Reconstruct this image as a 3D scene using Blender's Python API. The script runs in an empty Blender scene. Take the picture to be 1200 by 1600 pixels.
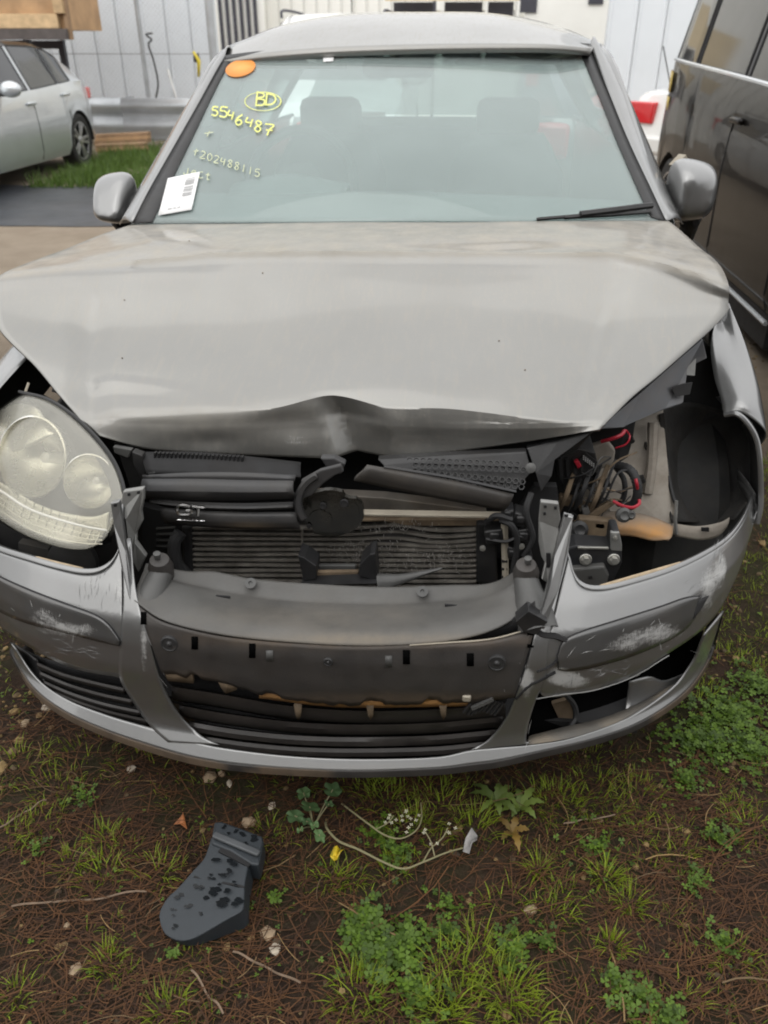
import bpy, bmesh, math, random
import numpy as np
from mathutils import Vector, Matrix, noise
random.seed(7); rng = np.random.default_rng(7)
scn = bpy.context.scene
COL = scn.collection
# ------------------------------------------------------------------ camera, sky, sun, exposure
F_PX, PITCH, YAW = 1267.0, math.radians(30.0), math.radians(5.1)
CAM = np.array([0.19, -1.11, 1.42])
cd = bpy.data.cameras.new('camera'); cam = bpy.data.objects.new('camera', cd); COL.objects.link(cam)
cam.location = CAM; cam.rotation_euler = (math.radians(90) - PITCH, 0, YAW)
cd.sensor_fit = 'VERTICAL'; cd.sensor_height = 32.0; cd.lens = F_PX / 1600 * 32.0
cd.clip_start = 0.05; cd.clip_end = 600
cd.dof.use_dof = True; cd.dof.focus_distance = 1.75; cd.dof.aperture_fstop = 4.0
scn.camera = cam
SUN_EL, SUN_AZ = 46.0, 200.0
w = bpy.data.worlds.new('World'); scn.world = w; w.use_nodes = True
nt = w.node_tree; nt.nodes.clear()
sky = nt.nodes.new('ShaderNodeTexSky'); sky.sky_type = 'NISHITA'; sky.sun_disc = False
sky.sun_elevation = math.radians(SUN_EL); sky.sun_rotation = math.radians(SUN_AZ)
sky.air_density = 1.0; sky.dust_density = 6.0; sky.ozone_density = 1.0
hs = nt.nodes.new('ShaderNodeHueSaturation'); hs.inputs['Saturation'].default_value = 0.12
mx = nt.nodes.new('ShaderNodeMix'); mx.data_type = 'RGBA'
mx.inputs[0].default_value = 0.80
# overcast: the cloud deck is about three times as bright overhead as at the horizon
tcw = nt.nodes.new('ShaderNodeTexCoord'); sxw = nt.nodes.new('ShaderNodeSeparateXYZ'); nt.links.new(tcw.outputs['Generated'], sxw.inputs[0])
rw = nt.nodes.new('ShaderNodeMapRange'); rw.inputs[1].default_value = 0; rw.inputs[2].default_value = 1; rw.inputs[3].default_value = 9.0; rw.inputs[4].default_value = 15.0
nt.links.new(sxw.outputs[2], rw.inputs[0])
cw_ = nt.nodes.new('ShaderNodeCombineColor'); [nt.links.new(rw.outputs[0], cw_.inputs[k]) for k in range(3)]
nt.links.new(cw_.outputs[0], mx.inputs[7])
bg = nt.nodes.new('ShaderNodeBackground'); bg.inputs['Strength'].default_value = 0.12
wo = nt.nodes.new('ShaderNodeOutputWorld')
nt.links.new(sky.outputs[0], hs.inputs['Color']); nt.links.new(hs.outputs[0], mx.inputs[6])
nt.links.new(mx.outputs[2], bg.inputs['Color']); nt.links.new(bg.outputs[0], wo.inputs['Surface'])
sd = bpy.data.lights.new('sun', 'SUN'); sun = bpy.data.objects.new('sun', sd); COL.objects.link(sun)
sd.energy = 1.3; sd.angle = math.radians(110); sd.color = (1, 0.97, 0.92)
sun.rotation_euler = (math.radians(90 - SUN_EL), 0, math.radians(180 - SUN_AZ))
scn.view_settings.view_transform = 'Standard'; scn.view_settings.look = 'None'
scn.view_settings.exposure = 0.12; scn.view_settings.gamma = 1.0; scn.view_settings.use_curve_mapping = False
scn.cycles.max_bounces = 8; scn.cycles.transparent_max_bounces = 16
scn.cycles.filter_width = 1.9

# ------------------------------------------------------------------ from the survey of the photograph to metres
cp, sp = math.cos(PITCH), math.sin(PITCH)
FWD = np.array([-math.sin(YAW), math.cos(YAW), 0]); RGT = np.array([math.cos(YAW), math.sin(YAW), 0])
AX = FWD * cp + np.array([0, 0, -sp]); DN = -FWD * sp + np.array([0, 0, -cp])
def ray(px, py): return AX + RGT * ((px - 600) / F_PX) + DN * ((py - 800) / F_PX)
def at(px, py, Y):
    d = ray(px, py); return CAM + d * ((Y - CAM[1]) / d[1])
def onz(px, py, z=0.0):
    d = ray(px, py); return CAM + d * ((z - CAM[2]) / d[2])
def onx(px, py, x):
    d = ray(px, py); return CAM + d * ((x - CAM[0]) / d[0])
def yb(X):
    a = abs(X)
    hw, ex = (.908, 2.65) if X > 0 else (.985, 3.1)      # the left corner is pushed outward
    lim = hw - .017; q = min(a, lim) / hw
    v = .75 * (1 - math.sqrt(1 - q ** ex))
    return v + max(0, a - lim) * 14
OZ = [(-.1, .10), (.10, .085), (.16, .020), (.175, -.012), (.19, -.014), (.235, .024), (.26, .026), (.33, .014), (.40, 0), (.465, 0), (.505, .010), (.545, .042), (.585, .082), (.625, .118), (.72, .172), (.82, .23), (.95, .30)]
def oz(z): return float(np.interp(z, [a for a, b in OZ], [b for a, b in OZ]))
def skin(px, py, off=0.0):
    d = ray(px, py); t = 0.7; best = (-9, 0)
    while t < 2.6:
        p = CAM + d * t; g = p[1] - (yb(p[0]) + oz(p[2]) - off)
        if g >= 0: break
        best = max(best, (g, t)); t += 0.01
    else: return CAM + d * best[1]                  # past the outline: nearest approach
    lo, hi = t - 0.01, t
    for _ in range(24):
        m = (lo + hi) / 2; p = CAM + d * m
        if p[1] - (yb(p[0]) + oz(p[2]) - off) >= 0: hi = m
        else: lo = m
    return CAM + d * hi

# ------------------------------------------------------------------ curves and mesh helpers
def cr(P, n, closed=False):
    """Catmull-Rom through P, n samples"""
    P = np.array(P, float)
    if len(P) == 2: return np.array([P[0] + (P[1] - P[0]) * k / (n - 1) for k in range(n)])
    Q = np.vstack([2 * P[0] - P[1], P, 2 * P[-1] - P[-2]])
    out = []; m = len(P) - 1
    for k in range(n):
        u = k / (n - 1) * m; i = min(int(u), m - 1); t = u - i
        a, b, c, d = Q[i], Q[i + 1], Q[i + 2], Q[i + 3]
        out.append(0.5 * ((2 * b) + (c - a) * t + (2 * a - 5 * b + 4 * c - d) * t * t + (3 * b - a - 3 * c + d) * t ** 3))
    return np.array(out)
def lin(P, n):
    P = np.array(P, float); s = np.r_[0, np.cumsum(np.linalg.norm(np.diff(P, axis=0), axis=1))]
    u = np.linspace(0, s[-1], n); return np.stack([np.interp(u, s, P[:, k]) for k in range(P.shape[1])], 1)
class MB:
    def __init__(s): s.v = []; s.f = []
    def add(s, verts, faces):
        o = len(s.v); s.v += [tuple(map(float, p)) for p in verts]; s.f += [tuple(i + o for i in f) for f in faces]; return s
    def grid(s, G, flip=False):
        G = np.asarray(G, float); n, m = G.shape[:2]; fs = []
        for i in range(n - 1):
            for j in range(m - 1):
                q = (i * m + j, i * m + j + 1, (i + 1) * m + j + 1, (i + 1) * m + j)
                fs.append(q[::-1] if flip else q)
        return s.add(G.reshape(-1, 3), fs)
    def box(s, c, d, R=None):
        c = np.array(c, float); h = np.array(d, float) / 2
        P = np.array([(x, y, z) for x in (-1, 1) for y in (-1, 1) for z in (-1, 1)]) * h
        if R is not None: P = P @ np.array(R.to_3x3()).T
        return s.add(P + c, [(0, 1, 3, 2), (4, 6, 7, 5), (0, 4, 5, 1), (2, 3, 7, 6), (0, 2, 6, 4), (1, 5, 7, 3)])
    def bar(s, a, b, wd, ht, up=(0, 0, 1)):
        a = np.array(a, float); b = np.array(b, float); d = b - a; L = np.linalg.norm(d); d /= L
        sd_ = np.cross(d, up); sd_ /= np.linalg.norm(sd_); u = np.cross(sd_, d); P = []
        for e in (a, b):
            for i, j in ((-1, -1), (1, -1), (1, 1), (-1, 1)): P.append(e + sd_ * wd / 2 * i + u * ht / 2 * j)
        return s.add(P, [(0, 1, 2, 3), (7, 6, 5, 4), (0, 4, 5, 1), (1, 5, 6, 2), (2, 6, 7, 3), (3, 7, 4, 0)])
    def prism(s, P, vec):
        P = np.array(P, float); n = len(P); v = np.array(vec, float)
        return s.add(np.vstack([P, P + v]), [tuple(range(n)), tuple(range(2 * n - 1, n - 1, -1))] + [(i, i + n, (i + 1) % n + n, (i + 1) % n) for i in range(n)])
    def tube(s, P, r, n=8, cap=True):
        P = np.array(P, float); m = len(P); rr = np.full(m, r) if np.isscalar(r) else np.array(r, float)
        up = None; V = []
        for i in range(m):
            t = P[min(i + 1, m - 1)] - P[max(i - 1, 0)]; t /= (np.linalg.norm(t) + 1e-12)
            if up is None:
                up = np.array([0, 0, 1.0]) if abs(t[2]) < .9 else np.array([1.0, 0, 0])
            a = np.cross(t, up); a /= (np.linalg.norm(a) + 1e-12); b = np.cross(a, t); up = b
            for k in range(n):
                q = 2 * math.pi * k / n; V.append(P[i] + (a * math.cos(q) + b * math.sin(q)) * rr[i])
        fs = [(i * n + k, i * n + (k + 1) % n, (i + 1) * n + (k + 1) % n, (i + 1) * n + k) for i in range(m - 1) for k in range(n)]
        if cap: fs += [tuple(range(n))[::-1], tuple((m - 1) * n + k for k in range(n))]
        return s.add(V, fs)
    def lathe(s, prof, c, axis, n=24, cap=True):
        """prof: list of (radius, along); axis unit vector"""
        a = np.array(axis, float); a /= np.linalg.norm(a); c = np.array(c, float)
        u = np.cross(a, (0, 0, 1.0) if abs(a[2]) < .9 else (1.0, 0, 0)); u /= np.linalg.norm(u); v = np.cross(a, u)
        V = [c + a * h + (u * math.cos(2 * math.pi * k / n) + v * math.sin(2 * math.pi * k / n)) * r for r, h in prof for k in range(n)]
        m = len(prof); fs = [(i * n + k, i * n + (k + 1) % n, (i + 1) * n + (k + 1) % n, (i + 1) * n + k) for i in range(m - 1) for k in range(n)]
        if cap: fs += [tuple(range(n))[::-1], tuple((m - 1) * n + k for k in range(n))]
        return s.add(V, fs)
    def build(s, name, mat, parent=None, smooth=35, solid=0, bevel=0, attrs=None, sub=0):
        me = bpy.data.meshes.new(name); me.from_pydata(s.v, [], s.f); me.validate(); me.update()
        bm = bmesh.new(); bm.from_mesh(me); bmesh.ops.remove_doubles(bm, verts=bm.verts, dist=1e-5)
        bmesh.ops.recalc_face_normals(bm, faces=bm.faces); bm.to_mesh(me); bm.free()
        if mat: me.materials.append(mat)
        if smooth:
            me.polygons.foreach_set('use_smooth', [True] * len(me.polygons)); me.set_sharp_from_angle(angle=math.radians(smooth))
        if attrs:
            for an, fn in attrs.items():
                a = me.attributes.new(an, 'FLOAT', 'POINT'); a.data.foreach_set('value', [float(fn(v.co)) for v in me.vertices])
        o = bpy.data.objects.new(name, me); COL.objects.link(o)
        if parent is not None:
            o.parent = parent
        if solid:
            m = o.modifiers.new('solid', 'SOLIDIFY'); m.thickness = abs(solid); m.offset = -1 if solid > 0 else 1
        if sub:
            m = o.modifiers.new('sub', 'SUBSURF'); m.levels = sub; m.render_levels = sub
        if bevel:
            m = o.modifiers.new('bevel', 'BEVEL'); m.width = bevel; m.segments = 2; m.limit_method = 'ANGLE'; m.angle_limit = math.radians(40)
        return o
def orient(o, toward=None):
    """turn an open sheet's faces to a point (the normals decide which way a solidify grows)"""
    t = np.array(toward if toward is not None else (0.19, -1.5, 1.6)); me = o.data
    s = sum(f.area * (Vector(t) - f.center).normalized().dot(f.normal) for f in me.polygons)
    if s < 0: me.flip_normals()
    return o
def tag(o, label=None, cat=None, group=None, kind=None):
    if label: o['label'] = label
    if cat: o['category'] = cat
    if group: o['group'] = group
    if kind: o['kind'] = kind
    return o
def empty(name, loc=(0, 0, 0), rz=0, label=None, cat=None, group=None):
    o = bpy.data.objects.new(name, None); COL.objects.link(o); o.location = loc; o.rotation_euler = (0, 0, rz)
    o.empty_display_size = .1
    return tag(o, label, cat, group)
def copy_tree(o, parent=None):
    c = o.copy(); COL.objects.link(c)
    if parent is not None: c.parent = parent
    for ch in list(o.children): copy_tree(ch, c)
    return c
def gz(x, y):
    """height of the ground"""
    r = max(abs(x) - 2.5, -1.6 - y, y - 3.0, 0)
    k = max(0, 1 - r / 2)
    return k * (0.016 * noise.noise((x * 2.1, y * 2.1, 0)) + 0.009 * noise.noise((x * 7, y * 7, 3)) + 0.004 * noise.noise((x * 23, y * 23, 5)))

# ------------------------------------------------------------------ materials
def M_(name):
    m = bpy.data.materials.new(name); m.use_nodes = True; m.node_tree.nodes.clear(); return m, m.node_tree
def N(nt, t, **k):
    n = nt.nodes.new(t)
    for a, b in k.items():
        if a.startswith('i_'): n.inputs[a[2:].replace('_', ' ')].default_value = b
        else: setattr(n, a, b)
    return n
def mixc(nt, fac, a, b):
    m = nt.nodes.new('ShaderNodeMix'); m.data_type = 'RGBA'
    for sock, val in ((m.inputs[0], fac), (m.inputs[6], a), (m.inputs[7], b)):
        if hasattr(val, 'is_output'): nt.links.new(val, sock)
        else: sock.default_value = val if not isinstance(val, tuple) or len(val) == 4 else (*val, 1)
    return m.outputs[2]
def mth(nt, op, a, b=0.0, clamp=False):
    m = nt.nodes.new('ShaderNodeMath'); m.operation = op; m.use_clamp = clamp
    for sock, val in ((m.inputs[0], a), (m.inputs[1], b)):
        if hasattr(val, 'is_output'): nt.links.new(val, sock)
        else: sock.default_value = val
    return m.outputs[0]
def ramp(nt, x, lo, hi):
    m = nt.nodes.new('ShaderNodeMapRange'); m.clamp = True
    m.inputs[1].default_value = lo; m.inputs[2].default_value = hi; nt.links.new(x, m.inputs[0]); return m.outputs[0]
def noi(nt, scale, detail=5, rough=.55, vec=None, stretch=None):
    n = nt.nodes.new('ShaderNodeTexNoise'); n.inputs['Scale'].default_value = scale; n.inputs['Detail'].default_value = detail; n.inputs['Roughness'].default_value = rough
    tc = nt.nodes.new('ShaderNodeTexCoord'); v = tc.outputs['Object']
    if stretch:
        mp = nt.nodes.new('ShaderNodeMapping'); mp.inputs['Scale'].default_value = stretch; nt.links.new(v, mp.inputs[0]); v = mp.outputs[0]
    nt.links.new(v, n.inputs['Vector']); return n.outputs[0]
def pm(name, col, rough=.5, metal=0.0, coat=0.0, var=.2, vs=9, bump=0.0, bs=80, dustc=(.30, .25, .18), grime=0.0, grimec=(.16, .12, .08), scuffs=False, spec=.5, coatr=.06, rvar=.1, speck=0):
    """painted / plastic / metal surface: colour mottling, grime, attribute driven dust and scuffs, fine bump"""
    m, nt = M_(name); b = N(nt, 'ShaderNodeBsdfPrincipled'); o = N(nt, 'ShaderNodeOutputMaterial'); nt.links.new(b.outputs[0], o.inputs[0])
    c0 = tuple(col); dk = tuple(x * (1 - var) for x in col); lt = tuple(min(1, x * (1 + var)) for x in col)
    c = mixc(nt, ramp(nt, noi(nt, vs), .3, .7), dk, lt)
    r = mth(nt, 'ADD', mth(nt, 'MULTIPLY', noi(nt, vs * 2.3), rvar * 2), rough - rvar)
    if grime:
        g = mth(nt, 'MULTIPLY', ramp(nt, noi(nt, vs * .7, 8, .7), .45, .75), grime)
        c = mixc(nt, g, c, grimec); r = mth(nt, 'ADD', r, mth(nt, 'MULTIPLY', g, .4), True)
    if speck:
        k0 = ramp(nt, noi(nt, 170, 3, .6), .60, .72)
        k1 = ramp(nt, noi(nt, 22, 8, .75, stretch=(3.5, .6, 1)), .50, .72)
        k2 = mth(nt, 'ADD', mth(nt, 'MULTIPLY', k0, .30 * speck), mth(nt, 'MULTIPLY', k1, .30 * speck), True)
        c = mixc(nt, k2, c, dustc); r = mth(nt, 'ADD', r, mth(nt, 'MULTIPLY', k2, .5), True)
    a = N(nt, 'ShaderNodeAttribute', attribute_name='dust').outputs['Fac']
    dn = mth(nt, 'MULTIPLY', a, mth(nt, 'ADD', ramp(nt, noi(nt, 14, 8, .7), .25, .75), .35), True)
    c = mixc(nt, dn, c, dustc); r = mth(nt, 'ADD', r, mth(nt, 'MULTIPLY', dn, .5), True)
    met = mth(nt, 'MULTIPLY', mth(nt, 'SUBTRACT', 1.0, dn, True), metal)
    if scuffs:
        s = N(nt, 'ShaderNodeAttribute', attribute_name='scuff').outputs['Fac']
        th = mth(nt, 'SUBTRACT', 1.10, mth(nt, 'MULTIPLY', s, .60))
        n1 = mth(nt, 'ADD', mth(nt, 'MULTIPLY', noi(nt, 30, 12, .85, stretch=(1.0, 1, 5.0)), .45), mth(nt, 'ADD', mth(nt, 'MULTIPLY', noi(nt, 110, 10, .85, stretch=(4.5, 1, .8)), .50), mth(nt, 'MULTIPLY', noi(nt, 11, 8, .7), .30)))
        k = ramp(nt, mth(nt, 'SUBTRACT', n1, th), 0.03, .14)
        k = mth(nt, 'MULTIPLY', k, ramp(nt, s, 0.02, .2)); k = mth(nt, 'MULTIPLY', k, .8)
        c = mixc(nt, k, c, (.50, .50, .49)); r = mth(nt, 'ADD', r, mth(nt, 'MULTIPLY', k, .3), True)
        met = mth(nt, 'MULTIPLY', met, mth(nt, 'SUBTRACT', 1.0, k, True)); dn = mth(nt, 'ADD', dn, k, True)
    nt.links.new(c, b.inputs['Base Color']); nt.links.new(r, b.inputs['Roughness']); nt.links.new(met, b.inputs['Metallic'])
    b.inputs['Specular IOR Level'].default_value = spec
    if coat:
        nt.links.new(mth(nt, 'MULTIPLY', mth(nt, 'SUBTRACT', 1.0, dn, True), coat), b.inputs['Coat Weight']); b.inputs['Coat Roughness'].default_value = coatr
    if bump:
        bn = N(nt, 'ShaderNodeBump'); bn.inputs['Strength'].default_value = bump; bn.inputs['Distance'].default_value = .002
        nt.links.new(noi(nt, bs, 6, .6), bn.inputs['Height']); nt.links.new(bn.outputs[0], b.inputs['Normal'])
    return m
def glass(name, tint=(.8, .9, .88), refl=.10, film=.12, filmc=(.55, .6, .6), ior=1.5, rough=.02):
    m, nt = M_(name); o = N(nt, 'ShaderNodeOutputMaterial')
    tr = N(nt, 'ShaderNodeBsdfTransparent'); tr.inputs[0].default_value = (*tint, 1)
    gl = N(nt, 'ShaderNodeBsdfGlossy'); gl.inputs['Roughness'].default_value = rough
    df = N(nt, 'ShaderNodeBsdfDiffuse'); df.inputs[0].default_value = (*filmc, 1)
    lw = N(nt, 'ShaderNodeLayerWeight'); lw.inputs[0].default_value = .5
    f0 = ((ior - 1) / (ior + 1)) ** 2
    f2 = mth(nt, 'MULTIPLY', mth(nt, 'ADD', mth(nt, 'MULTIPLY', mth(nt, 'POWER', lw.outputs['Facing'], 5.0), 1 - f0), f0), 1.0 + refl * 10, True)
    m1 = N(nt, 'ShaderNodeMixShader'); m2 = N(nt, 'ShaderNodeMixShader')
    k = mth(nt, 'MULTIPLY', mth(nt, 'ADD', mth(nt, 'MULTIPLY', ramp(nt, noi(nt, 3, 4, .6), .2, .8), .35), .8), film)
    nt.links.new(k, m1.inputs[0]); nt.links.new(tr.outputs[0], m1.inputs[1]); nt.links.new(df.outputs[0], m1.inputs[2])
    nt.links.new(f2, m2.inputs[0]); nt.links.new(m1.outputs[0], m2.inputs[1]); nt.links.new(gl.outputs[0], m2.inputs[2])
    nt.links.new(m2.outputs[0], o.inputs[0]); return m
def leafm(name, col, var=.35, trans=.25, rough=.55):
    m, nt = M_(name); b = N(nt, 'ShaderNodeBsdfPrincipled'); o = N(nt, 'ShaderNodeOutputMaterial')
    a = N(nt, 'ShaderNodeAttribute', attribute_name='tone').outputs['Fac']
    dk = tuple(x * (1 - var) for x in col); lt = (min(1, col[0] * (1 + var * 1.2)), min(1, col[1] * (1 + var)), col[2])
    nt.links.new(mixc(nt, a, dk, lt), b.inputs['Base Color']); b.inputs['Roughness'].default_value = rough; b.inputs['Specular IOR Level'].default_value = .35
    tl = N(nt, 'ShaderNodeBsdfTranslucent'); tl.inputs[0].default_value = (*lt, 1); mxs = N(nt, 'ShaderNodeMixShader'); mxs.inputs[0].default_value = trans
    nt.links.new(b.outputs[0], mxs.inputs[1]); nt.links.new(tl.outputs[0], mxs.inputs[2]); nt.links.new(mxs.outputs[0], o.inputs[0]); return m

PAINT = pm('grey_car_paint', (.245, .247, .247), .34, .75, 1.0, .05, 5, grime=.10, grimec=(.20, .18, .15), scuffs=True, coatr=.08, dustc=(.31, .30, .28), speck=.4)
HOODM = pm('grey_bonnet_paint', (.242, .240, .228), .36, .7, 1.0, .04, 4, grime=.16, grimec=(.27, .25, .22), scuffs=True, coatr=.09, dustc=(.36, .33, .28), speck=1.0)
PLAST = pm('dark_bumper_plastic', (.030, .030, .031), .48, 0, 0, .25, 12, bump=.25, bs=260, grime=.35, grimec=(.056, .054, .050), scuffs=True, dustc=(.22, .15, .09))
BLACK = pm('black_plastic', (.017, .017, .018), .42, 0, 0, .3, 14, grime=.3, grimec=(.05, .045, .038), dustc=(.20, .13, .07), bump=.15, bs=220)
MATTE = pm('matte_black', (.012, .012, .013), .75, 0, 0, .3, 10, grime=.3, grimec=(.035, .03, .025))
LINER = pm('felt_arch_liner', (.028, .027, .026), .9, 0, 0, .35, 18, bump=.6, bs=140, grime=.5, grimec=(.06, .05, .04))
INNER = pm('dusty_inner_wing', (.32, .29, .25), .6, .1, 0, .25, 7, grime=.75, grimec=(.11, .08, .055), dustc=(.45, .24, .09))
PRIMER = pm('orange_primer', (.42, .22, .075), .65, 0, 0, .3, 14, grime=.55, grimec=(.14, .09, .05))
STEEL = pm('grey_bracket', (.30, .30, .29), .45, .6, 0, .15, 16, grime=.35, grimec=(.12, .11, .1), scuffs=True)
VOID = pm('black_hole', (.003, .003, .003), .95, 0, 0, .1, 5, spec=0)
ALU = pm('aluminium_tubes', (.30, .28, .25), .42, .55, 0, .35, 26, grime=.6, grimec=(.07, .06, .05))
FIN = pm('radiator_fins', (.016, .015, .014), .6, .3, 0, .5, 60, grime=.4, grimec=(.06, .05, .04), bump=1.0, bs=600)
BEIGE = pm('pale_beam', (.40, .36, .29), .5, .3, 0, .2, 12, grime=.4, grimec=(.2, .15, .1))
BROWN = pm('dirty_brown_beam', (.17, .125, .08), .7, .1, 0, .4, 18, grime=.5, grimec=(.07, .05, .035))
CHROME = pm('chrome', (.75, .75, .75), .18, 1, 0, .04, 10, rvar=.05)
BOLT = pm('zinc_bolt', (.55, .54, .50), .38, .8, 0, .12, 60)
RUBBER = pm('black_rubber', (.02, .02, .021), .65, 0, 0, .2, 20)
REDW = pm('red_cable', (.36, .015, .03), .4, 0, 0, .15, 20)
DASH = pm('dash_plastic', (.15, .16, .16), .6, 0, 0, .1, 10)
SEAT = pm('seat_cloth', (.038, .040, .043), .9, 0, 0, .2, 30)
PAPER = pm('white_paper', (.86, .86, .86), .5, 0, 0, .02, 10)
PRINT = pm('grey_print', (.42, .42, .42), .6, 0, 0, .1, 40)
ORANGE = pm('orange_sticker', (.95, .36, .08), .45, 0, 0, .05, 10)
MARK = pm('yellow_marker', (.66, .68, .20), .6, 0, 0, .15, 90)
MARK2 = pm('faded_marker', (.50, .53, .34), .7, 0, 0, .2, 90)
SILVER = pm('silver_paint', (.60, .63, .65), .33, .55, 1.0, .03, 3, coatr=.07, grime=.05)
BLKP = pm('black_car_paint', (.007, .006, .0055), .3, 0, .42, .1, 4, spec=.05, coatr=.012, grime=.06, grimec=(.03, .024, .018), rvar=.04)
WHITEP = pm('white_car_paint', (.76, .76, .74), .35, 0, 1.0, .03, 4, coatr=.08, grime=.06)
TYRE = pm('tyre', (.02, .02, .02), .8, 0, 0, .2, 20, grime=.3, grimec=(.08, .07, .055))
ALLOY = pm('alloy_rim', (.55, .55, .56), .3, .9, 0, .05, 10)
REDL = pm('tail_lamp', (.60, .015, .02), .2, 0, 1.0, .08, 30)
AMBER = pm('amber_tape', (.48, .36, .10), .5, 0, 0, .15, 20)
WGLASS = glass('windscreen_glass', (.80, .88, .87), .06, .215, (.64, .73, .715))
SGLASS = glass('side_glass', (.58, .63, .62), .05, .06)
DGLASS = pm('dark_tinted_glass', (.02, .022, .025), .06, 0, 0, .1, 4, spec=.9, rvar=.02)
LENS = glass('hazy_headlight_lens', (.96, .95, .90), .02, .18, (.80, .79, .73), 1.5, .14)
GALV = pm('galvanised_steel', (.50, .52, .54), .42, .55, 0, .12, 4, grime=.15, grimec=(.3, .3, .3))
WALLG = pm('pale_grey_cladding', (.72, .76, .80), .5, 0, 0, .04, 1.2, grime=.12, grimec=(.40, .41, .42))
WALLW = pm('white_cladding', (.86, .86, .82), .5, 0, 0, .04, 1.0, grime=.12, grimec=(.55, .52, .46))
DARKB = pm('dark_bar', (.05, .05, .065), .5, 0, 0, .1, 3)
CREAM = pm('cream_board', (.72, .60, .40), .6, 0, 0, .1, 2)
TIMBER = pm('weathered_timber', (.33, .21, .12), .75, 0, 0, .3, 6, grime=.4, grimec=(.16, .11, .075), bump=.5, bs=40)
PLY = pm('plywood', (.46, .29, .155), .7, 0, 0, .25, 3, grime=.35, grimec=(.22, .15, .10))
YELLOW = pm('yellow_tag', (.75, .60, .06), .5, 0, 0, .1, 20)
# ================================================================== THE SETTING
def soil():
    m, nt = M_('yard_soil'); b = N(nt, 'ShaderNodeBsdfPrincipled'); o = N(nt, 'ShaderNodeOutputMaterial'); nt.links.new(b.outputs[0], o.inputs[0])
    geo = N(nt, 'ShaderNodeNewGeometry'); sx = N(nt, 'ShaderNodeSeparateXYZ'); nt.links.new(geo.outputs['Position'], sx.inputs[0])
    c = mixc(nt, ramp(nt, noi(nt, 5, 8, .65), .35, .65), (.022, .0125, .0075), (.048, .029, .018))
    c = mixc(nt, ramp(nt, noi(nt, 60, 6, .7), .5, .75), c, (.075, .050, .032))
    c = mixc(nt, mth(nt, 'MULTIPLY', ramp(nt, noi(nt, 3.1, 8, .75), .46, .66), .75), c, (.024, .030, .007))
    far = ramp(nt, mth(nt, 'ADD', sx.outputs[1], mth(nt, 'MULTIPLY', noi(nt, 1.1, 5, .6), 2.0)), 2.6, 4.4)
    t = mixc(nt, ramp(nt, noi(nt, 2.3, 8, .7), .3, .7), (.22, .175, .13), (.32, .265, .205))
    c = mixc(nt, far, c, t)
    nt.links.new(c, b.inputs['Base Color']); b.inputs['Roughness'].default_value = .92; b.inputs['Specular IOR Level'].default_value = .25
    bn = N(nt, 'ShaderNodeBump'); bn.inputs['Strength'].default_value = 1.0; bn.inputs['Distance'].default_value = .012
    nt.links.new(mth(nt, 'ADD', noi(nt, 55, 9, .75), mth(nt, 'MULTIPLY', noi(nt, 200, 4, .6), .4)), bn.inputs['Height']); nt.links.new(bn.outputs[0], b.inputs['Normal'])
    return m
SOIL = soil()
xs = np.r_[-180, -60, -25, -14, -9, -6, -4.4, -3.4, np.arange(-2.6, 2.61, .035), 3.4, 4.4, 6, 9, 14, 25, 60, 180]
ys = np.r_[-120, -40, -15, -7, -4, -2.6, -2.0, np.arange(-1.6, 3.0, .035), 3.6, 4.4, 5.4, 6.6, 8, 9.5, 11, 12.5, 14, 17, 22, 32, 60, 180]
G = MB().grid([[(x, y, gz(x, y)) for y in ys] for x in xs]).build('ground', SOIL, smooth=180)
tag(G, kind='structure')
DARKG = pm('dark_blue_grey_ground', (.040, .044, .052), .42, 0, 0, .25, 2.5, bump=.6, bs=90, grime=.3, grimec=(.09, .08, .07))
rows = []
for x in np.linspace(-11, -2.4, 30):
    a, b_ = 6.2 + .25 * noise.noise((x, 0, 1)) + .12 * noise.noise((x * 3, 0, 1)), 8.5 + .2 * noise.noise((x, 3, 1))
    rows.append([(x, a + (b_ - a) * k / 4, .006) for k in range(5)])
tag(MB().grid(rows).build('dark_ground_strip', DARKG), kind='structure')  # darker blue-grey strip laid just above the soil

# --- pale grey clad shed, left, with its sheets one by one
def clad_wall(name, label, x0, x1, y, h, pitch, mat, rib=.018, cat='shed', thick=.10):
    root = empty(name, ((x0 + x1) / 2, y, 0), 0, label, cat)
    cx = (x0 + x1) / 2
    MB().box((0, thick / 2 + .05, h / 2), (x1 - x0, thick, h)).build('wall', mat, root)
    n = int(round((x1 - x0) / pitch)); p = (x1 - x0) / n; base = None
    for k in range(n):
        xx = x0 - cx + (k + .5) * p
        if base is None:
            m = MB(); e = p / 2 - .002
            prof = [(-e, .028), (-e + .012, 0), (-e + .035, 0), (-e + .05, rib), (e - .035, rib), (e - .02, .004), (e, .006)]
            m.grid([[(px_, py_, zz) for zz in (0.02, h)] for px_, py_ in prof])
            base = m.build('sheet', mat, root); base.location = (xx, 0, 0)
        else:
            c = base.copy(); COL.objects.link(c); c.parent = root; c.location = (xx, 0, 0)
    return root
shedL = clad_wall('grey_shed', 'pale blue grey clad shed wall behind the wire fence at the left', -13.5, at(337, 60, 14.6)[0], 14.6, 5.0, .42, WALLG)
XR = at(947, 60, 12.6)[0]
shedR = clad_wall('grey_shed', 'tall light grey panel wall behind the white sedan at the right', XR, XR + 7.6, 12.6, 5.5, .40, WALLG)
sky_blocker = clad_wall('added_dark_wall', 'added unseen dark wall that blocks the low sky behind the camera', -16, 16, 0, 6.5, 1.0, pm('blocker_cladding', (.085, .075, .065), .6, 0, 0, .1, 1.0))  # unseen wall added to block low sky, so the bumper reflects dark
sky_blocker.location = (0, -8.5, 0); sky_blocker.rotation_euler = (0, 0, math.pi)
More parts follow.
